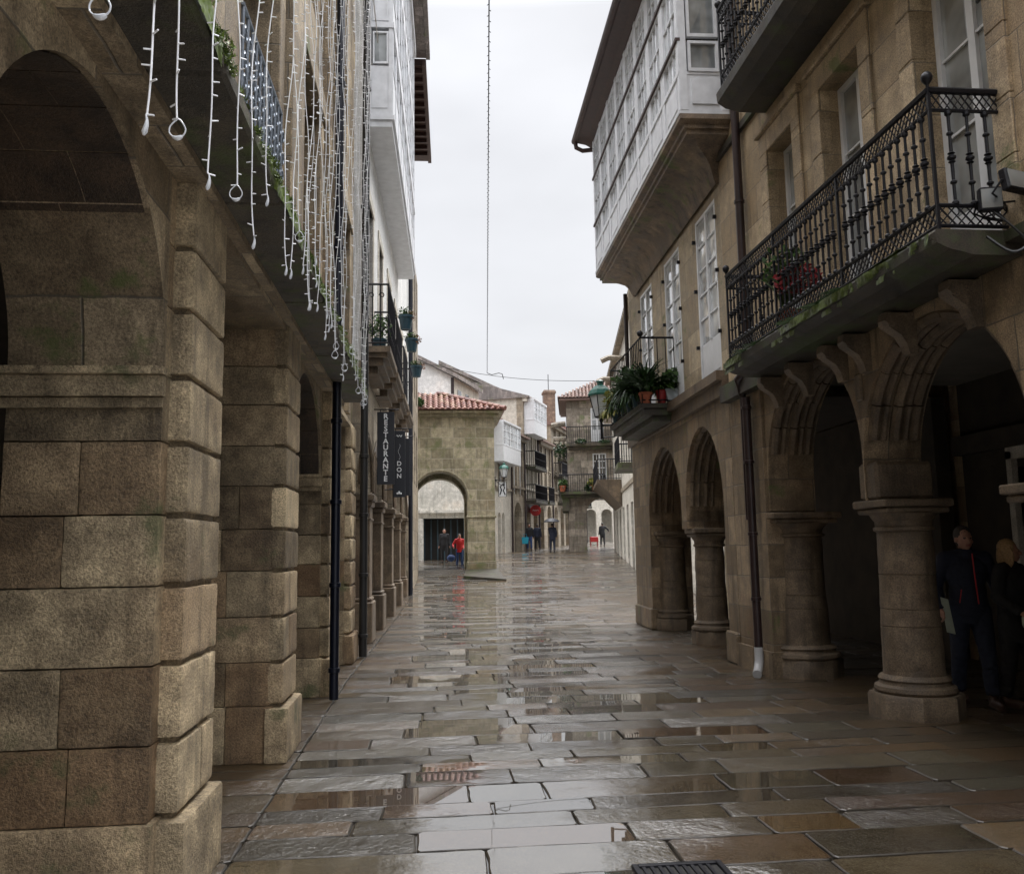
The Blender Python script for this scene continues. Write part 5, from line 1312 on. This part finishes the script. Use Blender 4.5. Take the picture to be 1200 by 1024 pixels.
def flank():
    t = thing('cream_wing', 'high cream house wing with grey roof rising above the red tiled gatehouse', 'building', (3.1, 56.2, 1.4))
    mb = MB(); mb.prism([(-2.2, 0), (2.9, 0), (2.9, 9.85), (1.2, 10.6), (-2.2, 12.3)], 0, 6); mb.build('wall', 'cream', t)
    mb = MB(); vs = [(-2.6, -.3, 12.4), (1.2, -.3, 10.62), (3.05, -.3, 9.85)]; mb.raw(vs+[(x, 6.5, z) for x, y, z in vs]+[(x, y, z+.25) for x, y, z in vs]+[(x, 6.5, z+.25) for x, y, z in vs], [(0, 1, 4, 3), (1, 2, 5, 4), (6, 7, 10, 9), (7, 8, 11, 10), (0, 1, 7, 6), (1, 2, 8, 7), (2, 5, 11, 8)])
    mb.build('roof', 'greytile', t)
flank()
row_house('plain_stone_house', 'plain stone house in the far left row right of the red round sign', 58.3, 62.2, 8.9, 'farA', [(.1, .35, 3.9), (.6, .9, 3.9)], [(f, f+.12, za, za+2.) for f in (.15, .45, .75) for za in (4.8, 6.9)], 'tileg', balc=((.1, .5, 4.7),))
row_house('upper_balcony_house', 'farther stone house with brown gable and stacked dark balconies', 62.2, 67.5, 10.6, 'farA', [(.1, .3, 4.), (.45, .65, 4.), (.75, .95, 4.)], [(f, f+.1, za, za+2.) for f in (.15, .42, .7) for za in (5, 7.2, 9.0-.6)], 'tileg', balc=((.35, .95, 8.2), (.3, .9, 4.9), (.1, .9, 6.8)))
row_house('end_row_house', 'last pale house of the far left row beside the tower', 67.5, 74, 9.4, 'cream', [(.1, .25, 4.1), (.4, .55, 4.1), (.7, .85, 4.1)], [(f, f+.1, za, za+2.) for f in (.15, .42, .7) for za in (5.2, 7.2)], 'tileg', balc=((.1, .9, 5.),))
def chimney():
    t = thing('chimney_house', 'brown stone gabled block with broad chimney above the far roofs', 'building', (8.6, 69, 1.6))
    mb = MB(); mb.box(-3.0, 3.4, 0, 5, 0, 9.2); mb.build('wall', 'farB', t)
    mb = MB(); mb.tone = (.45, 0, 0); mb.prism([(-3.3, 9.2), (3.7, 9.2), (3.7, 9.3), (-1.6, 11.2), (-3.3, 10.6)], -.3, 5.3); rf = mb.build('roof', 'tile', t)
    mb = MB(); mb.bbox(.75, 1.7, .5, 1.5, 8, 13.0, .03); mb.bbox(.68, 1.77, .43, 1.57, 12.7, 12.9, .02); mb.build('chimney', 'chim', rf)
    mb = MB(); mb.tube((1.2, 1, 13), (1.2, 1, 14.4), .03, n=5); mb.build('aerial', 'iron', rf)
chimney()
def end_house():
    t = thing('arched_end_house', 'pale arcaded house closing the far end of the street', 'building', (6, 84, 2.1))
    ops = [(1.2+k*1.6, 2.3+k*1.6, -.2, 2.6, .55) for k in range(9)]
    mb = MB(); mb.wall(0, 17, -.3, 8.2, 0, .5, ops+[(1.4+k*1.6, 2.1+k*1.6, 4.2, 6.4, 0) for k in range(9)]); mb.box(0, 17, 2, 2.2, -.3, 8.2); mb.build('wall', 'cream', t)
    for k in range(9): window(t, TF, 1.4+k*1.6, 2.1+k*1.6, 4.2, 6.4, .15, 2, 3, fw=.07)
    mb = MB(); mb.tone = (.4, 0, 0); mb.prism([(-.4, 8.2), (17.4, 8.2), (17.4, 8.3), (8, 9.8), (-.4, 8.3)], -.5, 6); mb.build('roof', 'tile', t)
end_house()
def round_sign():
    x = RX(56.3)+.28; t = thing('round_sign', 'round red shop sign on the far left row', 'sign', (x, 56.0, 3.5))
    mb = MB(); mb.smooth = True; mb.tube((0, -.05, .5), (0, .05, .5), .36, n=28); mb.build('sign_disc', 'red', t)
    mb = MB(); mb.path(smooth_pts([(-.2, -.06, .47), (-.14, -.06, .55), (-.10, -.06, .46), (-.03, -.06, .54), (.02, -.06, .46), (.08, -.06, .53), (.2, -.06, .48)]), .014, 5); mb.build('sign_mark', 'signwht', t)
    mb = MB(); mb.tube((-.3, 0, .5), (-.6, 0.1, .5), .03, n=6); mb.build('bracket', 'iron', t)
round_sign()
lantern((4.05, 47.6, 5.5), 'small green lantern on the white gallery house in the distance', -1, 1.05, .5)
def knight_sign():
    t = thing('iron_sign', 'wrought iron picture sign hanging under the distant green lantern', 'sign', (3.98, 47.9, 4.45))
    mb = MB(); mb.path([(-.22, 0, 0), (.22, 0, 0), (.22, 0, .85), (-.22, 0, .85)], .018, 5, closed=True); mb.path([(-.15, 0, .1), (-.05, 0, .38), (-.12, 0, .55), (.03, 0, .72), (.12, 0, .5), (.05, 0, .34), (.15, 0, .1)], .035, 5)
    mb.build('sign_frame', 'iron', t); mb = MB(); mb.box(-.2, .2, .02, .04, .02, .83); mb.build('sign_board', 'signwht', t)
    mb = MB(); mb.tube((-.6, 0, .92), (.25, 0, .92), .02, n=5); mb.build('bracket', 'iron', t)
knight_sign()

# ------------------------------------------------------------------ tower house
def tower():
    zb = gz(50); t = thing('tower_house', 'narrow mossy stone tower house with white windows over a dark archway', 'building', (8.05, 50, zb), -.165)
    z = lambda v: v-zb
    mb = MB(); mb.wall(0, 4.6, -.3, z(10.25), 0, .7, [(1.05, 2.88, -.3, z(3.45), .95), (1.50, 2.30, z(4.95), z(7.06), 0), (1.45, 2.2, z(7.78), z(9.8), 0)], n=20)
    mb.box(0, .6, .701, 6, -.3, z(10.25)); mb.box(2.9, 4.6, .701, 6, -.3, z(10.25)); mb.box(0.601, 2.899, .701, 6, z(4.6), z(10.2)); mb.build('wall', 'tower', t)
    window(t, TF, 1.5, 2.3, z(4.95), z(7.06), .02, 2, 5, leaves=2, fw=.07, bar=.04, pane='glassdark'); window(t, TF, 1.45, 2.2, z(7.78), z(9.8), .02, 1, 2, leaves=2, fw=.08, bar=.05, pane='glasscurt', panel=.7)
    for (u0, u1, zz, wo) in ((-.55, 2.2, 4.78, -.75), (-.05, 3.0, 7.63, -.5)):
        mb = MB(); mb.box(u0, u1, wo, 0, z(zz)-.15, z(zz)); mb.box(u0+.15, u1-.15, wo+.2, 0, z(zz)-.35, z(zz)-.151)
        if wo < -.6: mb.box(u0+.2, u0+.6, wo+.3, 0.05, z(zz)-1.1, z(zz)-.35); mb.box(u0, 0, 0, 5, z(zz)-.15, z(zz)-.0); mb.box(-.35, 0, .05, 1.2, z(zz)-1.2, z(zz)-.151)
        b = mb.build('balcony', 'slabstone', t); simple_rail(b, TF, [(u0+.05, 0), (u0+.05, wo+.05), (u1-.05, wo+.05), (u1-.05, 0)], z(zz), 1.0, .13, r=.014)
    mb = MB(); mb.box(-.42, 4.9, -.4, 6.3, z(10.25), z(10.36)); tiled(mb, -.5, 4.9, -.48, z(10.38), 3, z(12.0), xa=2.0, xb=2.8, pitch=.22)
    mb.tone = (.4, 0, 0); mb.face([(-.5, -.48, z(10.4)), (-.5, 6.4, z(10.4)), (2, 3, z(12))]); mb.face([(4.9, -.48, z(10.4)), (4.9, 6.4, z(10.4)), (2.8, 3, z(12))]); mb.face([(-.5, 6.4, z(10.4)), (4.9, 6.4, z(10.4)), (2.8, 3, z(12)), (2, 3, z(12))])
    mb.build('roof', 'tileg', t)
    mb = MB(); leaves(mb, (-.3, -.3, z(5.1)), .3, 260, .1); leaves(mb, (1.2, -.6, z(5.0)), .25, 180, .09); leaves(mb, (.8, -.4, z(7.75)), .35, 220, .08, .5); leaves(mb, (2.2, -.4, z(7.7)), .35, 160, .08, .4); leaves(mb, (-.35, 1, z(7.4)), .5, 300, .1); mb.build('balcony_greenery', 'leafd', t)
    mb = MB(); mb.path([(-.05, .1, z(8.9)), (-.7, .1, z(8.85)), (-.9, .1, z(8.8))], .16, 6); mb.build('waterspout', 'tower', t); mb = MB(); mb.path([(-.05, .1, z(8.0)), (-.8, .1, z(8.0))], .14, 6); mb.build('waterspout', 'tower', t)
    mb = MB(); mb.tube((.75, -.08, 0), (.75, -.08, z(10.2)), .05, n=6) if False else mb.box(-.02, .0, 0, .1, 0, z(10)); mb.build('corner_pipe', 'brownpipe', t)
    return t
tower()
def tp(loc, lab, m='leafy'):
    plant('potted_plant', lab, loc, 'terracotta', .2, .35, mk(m, lambda mb: (leaves(mb, (0, 0, .5), .3, 120, .1),)))
tp((7.62, 49.3, 4.78), 'orange pot with small shrub at the left corner of the tower balcony', 'leaf')
tp((9.35, 49.3, 4.78), 'yellow leafed plant on the tower balcony beside the white window')

# ------------------------------------------------------------------ right row beyond the bay house
def right_row():
    a = -math.atan(.155); y0 = 27.; t = thing('right_row_house', 'pale house with dark blue doors and big projecting balcony left of the bay house', 'building', (7.2, y0, 0), a)
    Kx = math.hypot(1, .155); A = lambda y: (y-y0)*Kx; L = A(49.9)
    ops = [(A(36+i*2.6), A(37.2+i*2.6), .2, gz(36)+2.9, 0) for i in range(5)]
    w2 = [(A(35.6+i*2.6), A(36.7+i*2.6), zz, zz+2.1, 0) for i in range(5) for zz in (5.0, 7.9)]
    mb = MB(TR); mb.wall(0, L, 0, 11.2, 0, .4, ops+w2); mb.box(0, .3, .401, 8, 0, 11.2); mb.box(0, L, 8, 8.2, 0, 11.2); mb.build('wall', 'cream', t)
    for o in ops: window(t, TR, o[0], o[1], o[2]+.2, o[3], .1, 1, 1, name='door', frame='bluewood', pane='bluewood', fw=.15, panel=1.)
    for o in w2: window(t, TR, o[0], o[1], o[2], o[3], .1, 2, 4, fw=.07, bar=.03)
    mb = MB(TR); mb.box(-.2, L, -.3, 8.3, 11.2, 11.32); 
    prof = [(-.32, 11.32), (3.5, 12.3), (8.3, 11.32)]; vs = [(-.2, w, q) for w, q in prof]+[(L, w, q) for w, q in prof]; mb.tone = (.4, 0, 0)
    mb.raw(vs, [(0, 1, 2), (3, 5, 4), (0, 1, 4, 3), (1, 2, 5, 4)]); mb.build('roof', 'farB', t)
    mb = MB(TR); mb.box(0, L, -.06, 0, 4.25, 4.45)
    for q in (38.5, 43.5): mb.path([(A(q), 0, 10.3), (A(q), -.7, 10.35), (A(q), -1.05, 10.2)], .13, 6)
    mb.build('string_course', 'farB', t)
    u0, u1 = A(42.5), A(48.6); wo = -1.25; zz = 4.95
    prof = [(wo, zz), (wo, zz-.16), (-.75, zz-.55), (-.35, zz-1.0), (0, zz-1.35), (0, zz)]; n = len(prof)
    mb = MB(TR); vs = [(u0, w, q) for w, q in prof]+[(u1, w, q) for w, q in prof]; mb.raw(vs, [tuple(range(n)), tuple(range(2*n-1, n-1, -1))]+[(i, (i+1) % n, n+(i+1) % n, n+i) for i in range(n)]); b = mb.build('balcony', 'plainR', t)
    simple_rail(b, TR, [(u0+.05, 0), (u0+.05, wo+.05), (u1-.05, wo+.05)], zz, 1.05, .14, r=.014)
    u0, u1 = A(28.5), A(31.8)
    for (u0, u1, zz) in ((A(31.2), A(33.8), 4.7),):
        mb = MB(TR); mb.box(u0, u1, -.9, 0, zz-.2, zz); b = mb.build('balcony', 'slabstone', t); simple_rail(b, TR, [(u0+.05, 0), (u0+.05, -.85), (u1-.05, -.85), (u1-.05, 0)], zz, 1.0, .1, r=.014)
right_row()

# ------------------------------------------------------------------ overhead cables
def overhead():
    mb = MB(); p0, p1 = Vector((.60, 8, 7.11)), Vector((2.40, 36, 9.06)); d = p1-p0; pts = [p0-d*.35+d*1.35*k/90 for k in range(91)]
    mb.path([tuple(p) for p in pts], .007, 5)
    for k in range(0, 900):
        if k % 3 == 0:
            q = p0-d*.1+d*1.1*k/900; s_ = 1 if k % 2 else -1; mb.tube(tuple(q), (q.x+s_*.02, q.y, q.z-.014), .005, n=3, caps=False)
    tag(mb.build('bulb_cable', 'cable'), 'long dark bulb cable running overhead along the street under the sky', 'cable')
    mb = MB(); L0, L1 = Vector((-1.1, 36.0, 9.65)), Vector((8.0, 36.0, 8.75)); N = 30
    mb.path([tuple(L0.lerp(L1, k/N)+Vector((0, 0, -.35*math.sin(math.pi*k/N)))) for k in range(N+1)], .012, 4)
    mb.path([(2.4, 36, 9.06), (2.6, 36, 8.98), (2.9, 36, 9.06), (3.05, 36, 9.02), (3.1, 36, 8.8)], .018, 4)
    tag(mb.build('cross_cable', 'cable'), 'thin cable strung across the street above the gatehouse', 'cable')
overhead()

# ------------------------------------------------------------------ people
def remesh(mb, name, mats, parent, voxel, smooth=6, pick=None):
    o = mb.build(name, mats, None)
    m = o.modifiers.new('r', 'REMESH'); m.mode = 'VOXEL'; m.voxel_size = voxel
    s = o.modifiers.new('s', 'SMOOTH'); s.factor = .5; s.iterations = smooth
    dg = bpy.context.evaluated_depsgraph_get(); me = bpy.data.meshes.new_from_object(o.evaluated_get(dg)); bpy.data.objects.remove(o)
    me.materials.clear()
    for q in mats: me.materials.append(M[q])
    for p in me.polygons:
        p.use_smooth = True
        if pick: p.material_index = pick(p.center)
    ob = bpy.data.objects.new(name, me); COL.objects.link(ob); ob.parent = parent; return ob
def caps(mb, pts):
    """pts: list of (Vector, r) joined as a tapered limb"""
    for (p, r), (q, s_) in zip(pts[:-1], pts[1:]): mb.tube(tuple(p), tuple(q), r, s_, n=14)
    for p, r in pts: mb.ball(tuple(p), r, 12)
def ell(mb, c, rx, ry, rz, n=16):
    k = 10; mb.raw([(c[0]+rx*math.sin(math.pi*i/k)*math.cos(2*math.pi*j/n) if 0 < i < k else c[0]+1e-4*math.cos(2*math.pi*j/n), c[1]+ry*math.sin(math.pi*i/k)*math.sin(2*math.pi*j/n) if 0 < i < k else c[1]+1e-4*math.sin(2*math.pi*j/n), c[2]-rz*math.cos(math.pi*i/k)) for i in range(k+1) for j in range(n)],
        [(i*n+j, i*n+(j+1) % n, (i+1)*n+(j+1) % n, (i+1)*n+j) for i in range(k) for j in range(n)]+[tuple(range(n-1, -1, -1)), tuple(k*n+j for j in range(n))])
M['skin'] = simple('skin', (.42, .22, .15), .5, var=.1, scale=20); M['lip'] = simple('lips', (.30, .10, .08), .5); M['eye'] = simple('eyes', (.04, .03, .03), .3)
M['navycloth'] = simple('navy_cloth', (.012, .016, .035), .75, var=.2, scale=15, bump=.2); M['blackcloth'] = simple('black_cloth', (.012, .012, .014), .8, var=.2, scale=15)
M['denim'] = simple('dark_denim', (.018, .024, .045), .8, var=.25, scale=20); M['redcloth'] = simple('red_jacket_cloth', (.55, .012, .015), .6, var=.15, scale=8)
M['shoe'] = simple('brown_shoe', (.045, .02, .012), .5); M['hairg'] = simple('grey_brown_hair', (.05, .04, .035), .6, var=.4, scale=60); M['blond'] = simple('blonde_hair', (.36, .23, .11), .5, var=.4, scale=70)
M['hairb'] = simple('dark_hair', (.018, .012, .009), .5, var=.3, scale=50); M['cream2'] = simple('pale_fabric', (.42, .46, .36), .7, var=.2); M['turq'] = simple('turquoise_bag', (.01, .30, .42), .5); M['umb'] = simple('umbrella_cloth', (.05, .052, .06), .5); M['bluecloth'] = simple('blue_cloth', (.02, .05, .15), .7)

def folds(o, amp):
    for v in o.data.vertices:
        p = v.co; n1 = mnoise.noise(Vector((p.x*9, p.y*9, p.z*5))); n2 = mnoise.noise(Vector((p.x*7+n1*2, p.y*7, p.z*26+n1*3))); v.co += v.normal*amp*(1-2*abs(n2)+.6*n1)
def person(loc, rz, lab, H=1.75, female=False, top='navycloth', legs='denim', shoe='shoe', hair='hairg', hairstyle='short', pose=None, turn=0., vox=.009, coat=0., step=.12, group=None, hood=False):
    """faces -Y before rz. pose: hand positions (left x>0, right x<0) relative to the shoulder, for H = 1.75"""
    t = thing('person', lab, 'person', loc, rz, group); k = H/1.75; V = lambda x, y, z: Vector((x*k, y*k, z*k))
    sw = .185 if not female else .165; hipw = .095
    pose = pose or {}
    hands = {s: pose.get(s, (s*.09, -.04, -.60)) for s in (1, -1)}
    hip = {s: V(s*hipw, 0, .92) for s in (1, -1)}; fwd = {1: -step, -1: step}
    knee = {s: V(s*.105, fwd[s]*.55-.03, .49) for s in (1, -1)}; ank = {s: V(s*.11, fwd[s], .085 if fwd[s] < 0 else .10) for s in (1, -1)}
    sh = {s: V(s*sw, .01, 1.43) for s in (1, -1)}
    hand = {s: sh[s]+V(*hands[s]) for s in (1, -1)}
    elb = {}
    for s in (1, -1):
        d = hand[s]-sh[s]; m = (hand[s]+sh[s])/2; L = d.length; Lt = .58*k; off = math.sqrt(max(0.0004, (Lt/2)**2-(L/2)**2)) if L < Lt else .02
        back = Vector((s*.35, .9, -.1)); back = (back-d*back.dot(d)/d.dot(d)).normalized(); elb[s] = m+back*off
    # one continuous body
    mb = MB(); hc = V(0, -.015, 1.625); rt = Matrix.Rotation(turn, 3, 'Z')
    def Hd(x, y, z): v = rt @ Vector((x*k, y*k, z*k)); return hc+v
    ell(mb, Hd(0, .012, .025), .076*k, .093*k, .098*k); ell(mb, Hd(0, -.022, -.045), .060*k, .068*k, .072*k)
    ell(mb, Hd(0, -.055, -.088), .03*k, .026*k, .022*k)
    caps(mb, [(Hd(0, -.088, .012), .009*k), (Hd(0, -.108, -.026), .014*k)]); ell(mb, Hd(.012, -.100, -.030), .009*k, .010*k, .008*k); ell(mb, Hd(-.012, -.100, -.030), .009*k, .010*k, .008*k)
    ell(mb, Hd(0, -.083, -.060), .026*k, .012*k, .006*k); ell(mb, Hd(0, -.081, -.071), .022*k, .012*k, .007*k)
    for s in (1, -1):
        ell(mb, Hd(s*.030, -.074, .004), .016*k, .014*k, .010*k); caps(mb, [(Hd(s*.014, -.086, .024), .007*k), (Hd(s*.045, -.074, .022), .007*k)]); ell(mb, Hd(s*.079, .012, -.010), .010*k, .020*k, .030*k); ell(mb, Hd(s*.045, -.052, -.03), .022*k, .022*k, .022*k)
    caps(mb, [(V(0, .01, 1.44), .058*k), (V(0, -.002, 1.55), .052*k)])
    tw = .15 if not female else .135
    ell(mb, V(0, 0, 1.28), tw*1.1*k, .105*k, .20*k); ell(mb, V(0, .0, 1.08), .135*k, .10*k, .17*k); ell(mb, V(0, .01, .95), .155*k, .11*k, .12*k); caps(mb, [(sh[-1], .056*k), (V(0, .01, 1.45), .06*k), (sh[1], .056*k)])
    for s in (1, -1):
        caps(mb, [(sh[s], .052*k), (elb[s], .040*k), (hand[s], .026*k)])
        caps(mb, [(hip[s], .088*k), (hip[s].lerp(knee[s], .5), .075*k), (knee[s], .055*k), (knee[s].lerp(ank[s], .35), .056*k), (ank[s], .036*k)])
        ell(mb, ank[s]+V(0, -.07, -.045), .042*k, .125*k, .038*k)
        d = (hand[s]-elb[s]).normalized(); side = Vector((0, -1, 0)); side = (side-d*side.dot(d)).normalized(); nrm = d.cross(side)*s
        pc = hand[s]+d*.045*k; ell(mb, hand[s]+d*.03*k, .024*k, .034*k, .040*k)
        for i, (o, L) in enumerate(((.028, .070), (.010, .080), (-.008, .074), (-.025, .058))):
            b0 = pc+side*o*k; b1 = b0+d*L*.45*k+nrm*.006*k; b2 = b1+(d*.8-nrm*.5).normalized()*L*.35*k; b3 = b2+(d*.45-nrm*.85).normalized()*L*.28*k
            caps(mb, [(b0, .0095*k), (b1, .009*k), (b2, .0082*k), (b3, .0072*k)])
        th = hand[s]+d*.015*k+side*.028*k; caps(mb, [(th, .012*k), (th+(side*.75+d*.7).normalized()*.035*k, .011*k), (th+(side*.55+d*.95).normalized()*.062*k-nrm*.008*k, .009*k)])
    def pick(c):
        v = rt.transposed() @ (Vector(c)-hc); v = v/k
        if abs(v.x) < .024 and v.y < -.078 and -.078 < v.z < -.055: return 1
        if v.y < -.066 and abs(abs(v.x)-.030) < .011 and abs(v.z-.004) < .006: return 2
        return 0
    remesh(mb, 'body', ['skin', 'lip', 'eye'], t, vox*.8, 3, pick)
    mb = MB(); g_ = .014
    low = .86-coat
    ell(mb, V(0, 0, 1.28), (tw*1.1+.03)*k, (.105+.03)*k, .215*k); ell(mb, V(0, 0, 1.10), (.155+.015)*k, .135*k, .19*k)
    caps(mb, [(sh[-1]+V(0, 0, -.005), .074*k), (V(0, .012, 1.445), .078*k), (sh[1]+V(0, 0, -.005), .074*k)]); mb.lathe((0, 0, 0), [(.155*k, low*k), (.17*k, (low+.02)*k), (.165*k, .98*k), (.155*k, 1.15*k)], 20, 1.08, .82)
    mb.lathe((0, .0, 0), [(.085*k, 1.44*k), (.078*k, 1.50*k), (.074*k, 1.525*k)], 16)
    if hood: ell(mb, V(0, .07, 1.50), .11*k, .07*k, .07*k)
    for s in (1, -1):
        wr = elb[s].lerp(hand[s], .93); caps(mb, [(sh[s], .074*k), (sh[s].lerp(elb[s], .5), .066*k), (elb[s], .058*k)]); mb.tube(tuple(elb[s]), tuple(wr), .058*k, .044*k, n=14)
    jk = remesh(mb, 'jacket', [top], t, vox*1.1, 4)
    if vox < .012: folds(jk, .007)
    mb = MB(); mb.lathe((0, 0, 0), [(.145*k, .80*k), (.16*k, .86*k), (.155*k, .98*k), (.145*k, 1.02*k)], 18, 1.05, .78)
    for s in (1, -1):
        a_ = knee[s].lerp(ank[s], .93); caps(mb, [(hip[s]+V(0, 0, .0), .106*k), (hip[s].lerp(knee[s], .5), .092*k), (knee[s], .073*k)]); mb.tube(tuple(knee[s]), tuple(a_), .073*k, .062*k, n=14)
    tr = remesh(mb, 'trousers', [legs], t, vox*1.1, 4)
    if vox < .012: folds(tr, .008)
    for s in (1, -1):
        mb = MB(); c = ank[s]; zf = c.z-.085*k+.0
        ell(mb, c+V(0, -.075, -.042), .050*k, .145*k, .046*k); ell(mb, c+V(0, -.0, -.015), .048*k, .06*k, .05*k); mb.bbox(c.x-.042*k, c.x+.042*k, c.y-.20*k, c.y+.06*k, c.z-.088*k, c.z-.062*k, .01); remesh(mb, 'shoe', [shoe], t, vox, 2)
    mb = MB()
    if hairstyle == 'short': 
        ell(mb, Hd(0, .022, .040), .086*k, .094*k, .096*k); ell(mb, Hd(0, .06, -.01), .066*k, .05*k, .07*k)
    elif hairstyle == 'long':
        ell(mb, Hd(0, .022, .04), .090*k, .097*k, .098*k); ell(mb, Hd(0, .065, -.05), .085*k, .055*k, .12*k)
        for s in (1, -1): ell(mb, Hd(s*.077, .01, -.06), .028*k, .055*k, .11*k)
    if mb.v:
        # trim the fringe: hair stays behind the face
        hr = remesh(mb, 'hair', [hair], t, vox*.7, 2)
        if vox < .012:
            for v in hr.data.vertices: p = v.co; v.co += v.normal*.006*mnoise.noise(Vector((p.x*90, p.y*90, p.z*14)))
    return t, hand, sh
vx = .010
pm, hm, _ = person((5.33, 8.2, 0), R(-14), 'man in a dark navy jacket with red zip standing right of the near column', 1.74, top='navycloth', legs='denim', pose={1: (.12, -.10, -.50), -1: (-.10, -.10, -.52)}, turn=.12, vox=vx, step=.14)
mb = MB(); mb.path([(.02, -.150, 1.47), (.025, -.152, 1.30), (.035, -.150, 1.12), (.045, -.148, .98)], .006, 5); mb.build('zip', 'red', pm)
mb = MB(); mb.path([(-.10, -.135, 1.12), (-.12, -.12, .99)], .005, 5); mb.build('pocket_zip', 'red', pm)
pw, hw, _ = person((5.62, 7.95, 0), R(25), 'blonde woman in a black coat with pale buttons at the right edge', 1.60, True, top='blackcloth', legs='blackcloth', hair='blond', hairstyle='long', pose={1: (.06, -.20, -.42), -1: (-.06, -.24, -.44)}, turn=.55, vox=vx, coat=.18, step=.10)
mb = MB(); mb.smooth = True
for k in range(4): mb.ball((.05, -.135, .92+.11*k), .011, 8)
mb.build('button', 'signwht', pw)
# what they hold
hp = hm[-1]; c, s_ = math.cos(R(-14)), math.sin(R(-14)); wp = (5.33+hp.x*c-hp.y*s_, 8.2+hp.x*s_+hp.y*c, hp.z)
mb = MB(); mb.raw([(-.01, 0, .20), (.05, -.02, .18), (.10, -.02, -.16), (.03, 0, -.14), (-.01, .012, .20), (.05, -.008, .18), (.10, -.008, -.16), (.03, .012, -.14)], [(0, 1, 2, 3), (4, 7, 6, 5), (0, 4, 5, 1), (1, 5, 6, 2), (2, 6, 7, 3), (3, 7, 4, 0)])
o = mb.build('folded_paper', 'cream2'); o.location = (wp[0], wp[1]-.02, wp[2]-.06); tag(o, "folded pale paper in the navy jacketed man's hand", 'paper')
hp = hw[-1]; c, s_ = math.cos(R(25)), math.sin(R(25)); wp = (5.62+hp.x*c-hp.y*s_, 7.95+hp.x*s_+hp.y*c, hp.z)
mb = MB(); mb.smooth = True; mb.path([(0, 0, 0), (.03, -.01, -.06), (.08, -.01, -.13), (.12, 0, -.18)], .05, 8, rs=[.02, .055, .06, .03]); o = mb.build('cloth_bag', 'cream2'); o.location = (wp[0], wp[1], wp[2]-.02); tag(o, 'crumpled pale green cloth bag held by the blonde woman', 'bag')

def scarf(): pass
# far people
far = 'people walking in the distance'
pu, hu, _ = person((7.05, 50, gz(50)), math.pi, 'person in dark coat walking away under an umbrella in mid street', 1.68, top='navycloth', legs='denim', shoe='blackcloth', hair='hairb', pose={1: (-.10, -.22, -.18), -1: (-.06, -.06, -.55)}, vox=.02, coat=.12, step=.1, group=far)
def umbrella(loc):
    t = thing('umbrella', 'dark grey umbrella held open over the person in mid street', 'umbrella', loc)
    mb = MB(); N = 16; R0 = .50; vs = []; fs = []
    for j in range(6):
        a = j/5*1.15
        for i in range(N): q = 2*math.pi*i/N; rr = R0*math.sin(a)/math.sin(1.15)*(1-(.04 if i % 2 else 0)*j/5); vs.append((rr*math.cos(q), rr*math.sin(q), R0*.75*(math.cos(a)-1)))
    for j in range(5): fs += [(j*N+i, j*N+(i+1) % N, (j+1)*N+(i+1) % N, (j+1)*N+i) for i in range(N)]
    mb.raw(vs, fs); mb.raw([(x*.985, y*.985, z-.008) for x, y, z in vs], fs); mb.smooth = True; mb.build('canopy', 'umb', t)
    mb = MB(); mb.tube((0, 0, .06), (0, 0, -.75), .010, n=6); mb.path([(0, 0, -.75), (0, .0, -.80), (.03, 0, -.83), (.06, 0, -.80)], .014, 6); mb.build('shaft', 'iron', t)
umbrella((7.02, 49.95, gz(50)+1.98))
person((6.15, 54.0, gz(54)), 0, 'person in red and blue carrying a turquoise bag, left of a walking pair', 1.68, top='blackcloth', legs='bluecloth', hair='hairb', vox=.025, step=.12, group=far, shoe='blackcloth')
mb = MB(); mb.prism([(-.18, 0), (.18, 0), (.22, .42), (-.22, .42)], -.07, .07); mb.path([(-.1, 0, .42), (-.08, 0, .62), (.08, 0, .62), (.1, 0, .42)], .012, 5); o = mb.build('shopping_bag', 'turq'); o.location = (5.86, 53.9, gz(54)+.42); tag(o, 'turquoise shopping bag beside the distant walking pair', 'bag')
person((6.68, 54.2, gz(54.2)), R(180), 'person in dark jacket, right one of the distant walking pair', 1.66, top='navycloth', legs='blackcloth', hair='hairg', vox=.025, step=.12, group=far, shoe='blackcloth')
person((1.30, 40.6, .72), R(10), 'person in a bright red jacket under the gatehouse arch', 1.56, top='redcloth', legs='bluecloth', hair='hairb', pose={1: (-.02, -.16, -.46), -1: (-.16, -.2, -.40)}, vox=.018, step=.14, hood=True, shoe='signwht', coat=.08)
mb = MB(); mb.smooth = True; mb.ball((0, 0, .18), .2, 10, sz=.8); mb.path([(-.1, 0, .3), (0, 0, .45), (.1, 0, .3)], .012, 5); o = mb.build('blue_bag', 'bluecloth'); o.location = (.90, 40.4, .98); tag(o, 'dark blue bag held low beside the red jacketed person', 'bag')
person((.62, 42.6, .9), R(0), 'dim figure in black standing in the shadow behind the arch', 1.68, top='blackcloth', legs='blackcloth', hair='hairb', vox=.025, step=.08, shoe='blackcloth')
person((12.35, 61.5, gz(61)), R(180), 'dark silhouette of a walker seen through the tower archway', 1.72, top='blackcloth', legs='blackcloth', hair='hairb', vox=.025, step=.12, shoe='blackcloth', pose={-1: (-.3, -.1, -.35)})
mb = MB(); mb.bbox(-.5, .5, -.2, .2, .45, 1.0, .03); mb.box(-.45, -.4, -.15, .15, 0, .5); mb.box(.4, .45, -.15, .15, 0, .5); o = mb.build('stall', 'redpot'); o.scale = (.6, 1, .7); o.location = (11.9, 62.5, gz(62)); tag(o, 'small dull red stand beyond the tower archway', 'stand')
